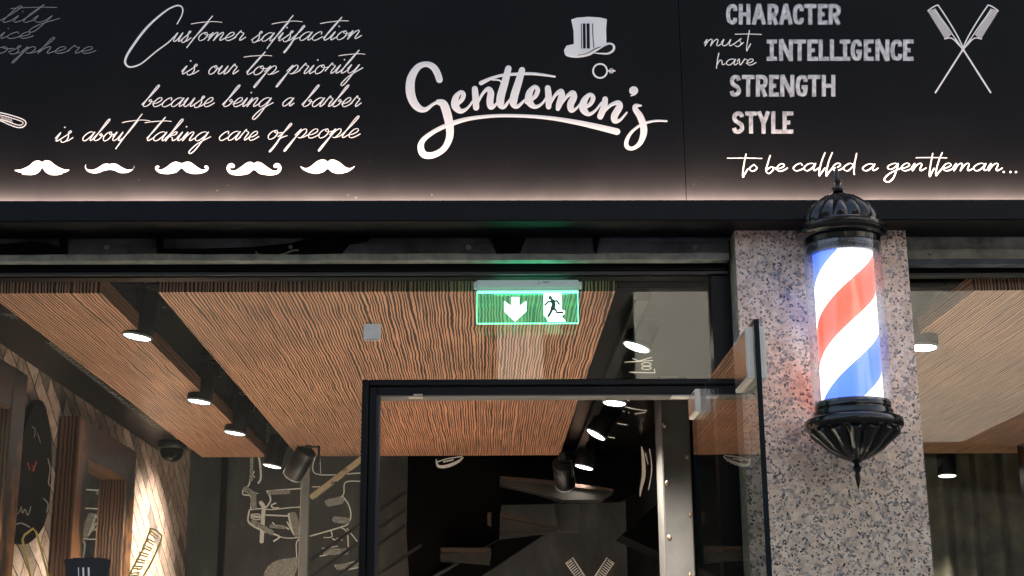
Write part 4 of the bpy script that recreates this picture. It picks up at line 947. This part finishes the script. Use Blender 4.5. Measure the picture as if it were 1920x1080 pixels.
# combs drawn on the wall facing the doorway
p = Pen(lambda x, y, lift: at(x, y, Y=Y_BACK-lift), .001)
for mir in (0, 1):
    fx = (lambda x: x) if not mir else (lambda x: 2212-x)
    P_ = lambda pts, w_: p.stroke([(fx(a), c) for a, c in pts], w_, smooth=False)
    P_([(1061,1056),(1074,1046),(1098,1082)], 1.6); P_([(1061,1056),(1086,1092)], 1.6); P_([(1074,1046),(1102,1090),(1150,1170)], 2)
    for k in range(10): P_([(1063+2.6*k, 1058+3.6*k), (1072+2.6*k, 1051+3.6*k)], 1.9)
mesh_obj('comb_drawing', p.mb, M['chalk'], bw)

# ------------------------------------------------------------------ stair: railing, black stringer wall, wooden treads
Y_ST = 6.45
rl = thing('stair_railing', 'grey steel stair railing with handrail and thin cables at the back', 'railing', at(573, 1200, Y=Y_ST))
b = MB(); q0, q1 = at(565, 900, Y=Y_ST), at(582, 900, Y=Y_ST); b.box((q0.x, Y_ST-.02, .9), (q1.x, Y_ST+.02, 2.62), bev=.003); mesh_obj('post', b, M['post'], rl)
def slant(a, c, w_, h_, name, mat, ext=0):
    p0, p1 = at(*a, Y=Y_ST), at(*c, Y=Y_ST); b = MB(); d = (p1-p0).normalized(); n_ = Vector((-d.z, 0, d.x)); p1 = p1+d*ext
    b.hexa([p0-n_*h_/2+Vector((0,-w_/2,0)), p1-n_*h_/2+Vector((0,-w_/2,0)), p1-n_*h_/2+Vector((0,w_/2,0)), p0-n_*h_/2+Vector((0,w_/2,0)),
            p0+n_*h_/2+Vector((0,-w_/2,0)), p1+n_*h_/2+Vector((0,-w_/2,0)), p1+n_*h_/2+Vector((0,w_/2,0)), p0+n_*h_/2+Vector((0,w_/2,0))]); return mesh_obj(name, b, M[mat], rl)
slant((583,934), (690,852), .04, .020, 'handrail', 'handrail', .05); slant((583,929), (690,847), .03, .007, 'handrail_cap', 'post', .05)
for a, c in (((581,1051),(760,921)), ((581,1082),(760,955)), ((600,1105),(760,984)), ((600,1150),(790,1022))): slant(a, c, .012, .013, 'cable', 'lampbody')
st = thing('staircase', 'dark staircase with open wooden treads seen from below through the doorway', 'staircase', at(900, 1200, Y=6.6))
# black stringer wall in front of the back wall
def slab(pts, Y, d, name, mat, parent, mats=None):
    b = MB(); b.ext([at(x, y, Y=Y) for x, y in pts], Vector((0, d, 0))); return mesh_obj(name, b, M[mat] if mat else mats, parent)
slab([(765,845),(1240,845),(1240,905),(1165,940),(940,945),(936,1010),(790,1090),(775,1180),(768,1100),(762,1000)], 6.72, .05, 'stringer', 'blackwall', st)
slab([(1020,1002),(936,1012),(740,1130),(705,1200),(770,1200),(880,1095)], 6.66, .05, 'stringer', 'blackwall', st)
M['lit_nosing'] = plain('nosing_lit_wood', (.035,.020,.012), .5, var=.5, scale=20)  # light on the tread edges put into this warmer colour
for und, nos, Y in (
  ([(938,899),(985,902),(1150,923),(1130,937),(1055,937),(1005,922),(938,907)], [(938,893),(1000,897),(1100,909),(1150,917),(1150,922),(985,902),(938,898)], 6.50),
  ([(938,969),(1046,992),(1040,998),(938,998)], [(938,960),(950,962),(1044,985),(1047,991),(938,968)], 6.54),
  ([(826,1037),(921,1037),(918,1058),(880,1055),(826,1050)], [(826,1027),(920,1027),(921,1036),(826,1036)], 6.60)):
    tr_ = slab(und, Y, .12, 'tread', 'stepwood', st); slab(nos, Y-.004, .12, 'lit_nosing', 'lit_nosing', tr_)
slab([(914,962),(921,960),(921,985),(914,982)], 6.62, .06, 'tread_end', 'lit_nosing', st)
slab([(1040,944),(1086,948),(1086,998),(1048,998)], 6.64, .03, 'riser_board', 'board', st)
p = Pen(lambda x, y, lift: at(x, y, Y=6.72-lift), .001)
p.stroke([(818,862,2),(822,874,5),(838,874,6),(858,866,5),(868,858,2)], 4); p.stroke([(820,866),(840,860),(866,856)], 2); p.stroke([(832,866),(850,862)], 2.5); mesh_obj('chalk_drawing', p.mb, M['chalk'], st)
# dark wedge-shaped bulkhead on the right
slab([(1165,1003),(1244,935),(1300,900),(1300,1075),(1244,1039)], 5.6, .25, 'bulkhead', 'blackwall', st)

# ------------------------------------------------------------------ steel-clad column with rivets, black side wall and chalk drawing
YM = 4.95
xm0 = at(1243, 900, Y=YM).x; xm1 = at(1297, 900, Y=YM).x
mc = thing('clad_column', 'narrow column clad in brushed steel sheet with copper rivets inside the doorway', 'column', (xm0, YM, 0))
b = MB(); b.box((xm0, YM, .03), (xm1, YM+.18, Z_SOF+.015), bev=.004); mesh_obj('steel_sheet', b, M['metalsheet'], mc)
for x, y in ((1241,797),(1246,906),(1250,1008),(1288,855),(1293,965),(1293,1078)):
    q = at(x+5 if x < 1260 else x, y, Y=YM); b = MB(); b.lathe([(.010,0),(.010,.003),(.0075,.006),(.0035,.008),(.0003,.0085)], 16)
    for v in b.v: v.xyz = (q.x+v.x*(.8 if x < 1260 else .6), YM-v.z, q.z+v.y)
    mesh_obj('rivet', b, M['rivet'], mc)
b = MB(); b.box((.70, YM+.19, .03), (.76, Y_BACK-.001, Z_SOF+.015)); 
iw = thing('inner_wall', 'black inner wall with a white chalk pole drawing beyond the steel column', 'wall', (.7, 6, 0)); mesh_obj('wall', b, M['blackwall'], iw)
p = Pen(lambda x, y, lift: at(x, y, X=.70-lift), .001)
p.stroke([(1203,838,2),(1206,860,6),(1207,890,7),(1202,915,5),(1200,930,2)], 4); p.stroke([(1218,842),(1222,880),(1216,918)], 2); p.stroke([(1210,850),(1215,870)], 2); p.stroke([(1184,852),(1182,866)], 2); mesh_obj('chalk_drawing', p.mb, M['chalk'], iw)
# chalk scribbles across the black ceiling
zz = Z_SOF+.0195
cs = thing('ceiling_lettering', 'white chalk handwriting on the black ceiling beside the spotlights', 'lettering', at(1200, 690, Z=zz))
p = Pen(lambda x, y, lift: at(x, y, Z=zz-lift), .0006)
zk = lambda pts: [(1172+a, 668+c) for a, c in pts]
p.stroke(zk([(8,30),(56,31)]), 1.8, smooth=False); p.stroke(zk([(56,31),(55,24)]), 1.8, smooth=False)
for cy in (22, 15): p.stroke(zk([(40+9*math.cos(k*.5), cy+3*math.sin(k*.5)) for k in range(14)]), 1.6)
p.stroke(zk([(0,11),(52,8)]), 1.6); p.stroke(zk([(26,9),(50,2)]), 1.6); p.stroke(zk([(26,9),(14,4)]), 1.6)
for q_ in ([(1172,763),(1190,767),(1212,770)], [(1168,771),(1180,774)], [(1190,776),(1210,773)], [(1168,748),(1180,752)], [(1158,794),(1175,797)], [(1140,819),(1152,821)]): p.stroke(q_, 1.6)
mesh_obj('lettering', p.mb, M['chalk'], cs)
cs2 = thing('ceiling_lettering', 'faint chalk handwriting on the dark soffit above the brick wall', 'lettering', at(150, 740, Z=Z_SOF))
p = Pen(lambda x, y, lift: at(x, y, Z=Z_SOF-lift), .0006)
rr2 = random.Random(3)
for k in range(16):
    x, y = 84+k*13, 640+k*10.2; p.stroke([(x,y),(x+6,y+4),(x+12,y+3),(x+10,y+7),(x+20,y+8)], 1.1)
for x0_ in (2, 10, 20): p.stroke([(x0_,588+x0_*.4),(x0_+14,590),(x0_+22,598)], 1.1)
mesh_obj('lettering', p.mb, hatch('faint_chalk', (.25,.25,.24), (.03,.03,.03)), cs2)

# ------------------------------------------------------------------ dark curtain behind the right window
b = MB(); n = 220; vs = []; fs = []; x0_, x1_ = 1.62, X_RIGHT-.02
for i in range(n+1):
    x = x0_+(x1_-x0_)*i/n; y = Y_BACK-.12+.035*math.sin(i*.55)+.02*math.sin(i*.21+1); 
    for zq in (.1, 1.2, 2.66): vs.append((x+.01*math.sin(zq*3+i*.2), y+.01*math.sin(zq*2), zq))
for i in range(n):
    for j in range(2): o = i*3+j; fs.append((o, o+3, o+4, o+1))
b.add(vs, fs, 0, True); b.add([v+Vector((0,.012,0)) for v in map(Vector, vs)], [tuple(reversed(f)) for f in fs], 0, True)
tag(mesh_obj('curtain', b, M['curtain']), 'dark gathered curtain behind the window right of the pillar', 'curtain')
b = MB(); b.box((2.34, 6.2, .03), (2.46, 6.3, 2.7), bev=.006); tag(mesh_obj('wooden_post', b, M['dkwood']), 'dark upright wooden post in front of the curtain in the right window', 'post')

# ------------------------------------------------------------------ across the street (seen in the reflections)
ob = thing('opposite_building', 'dark building with a pale upper band across the street, reflected in the glass', 'building', (0, -15, 0))
b = MB(); b.box((-30,-22,0), (34,-15,8.4)); mesh_obj('wall', b, M['facade'], ob)
def mir(px, py, D=-14.8):   # where the reflection of the pane meets the opposite front
    q = at(px, py, Y=Y_GLASS+ (Y_GLASS-D)); return q
a = mir(1192, 700); c = mir(1900, 545); d = mir(1750, 828)
b = MB(); b.box((a.x, -15, d.z), (30, -14.8, c.z)); mesh_obj('pale_band', b, M['pale'], ob)
b = MB()
a1_, a2_ = mir(1800, 828), mir(1925, 770)
b.ext([(a1_.x, -14.79, a1_.z-.02), (a2_.x+3, -14.79, a2_.z-.02-1.0), (a2_.x+3, -14.79, a2_.z+1.0), (a2_.x, -14.79, a2_.z)], (0, .3, 0)); mesh_obj('awning', b, M['facade'], ob)
a, c = mir(932, 712), mir(1018, 604)
b = MB(); b.box((a.x, -15, 3), (c.x, -14.9, c.z)); mesh_obj('reflected_strip', b, M['upper'], ob)  # pale strip added for the light streak it reflects in the transom
for k in range(8):
    b = MB(); b.box((-26+k*6.5,-15,1.0), (-24+k*6.5,-14.95,3.6)); mesh_obj('window', b, M['win'], ob)
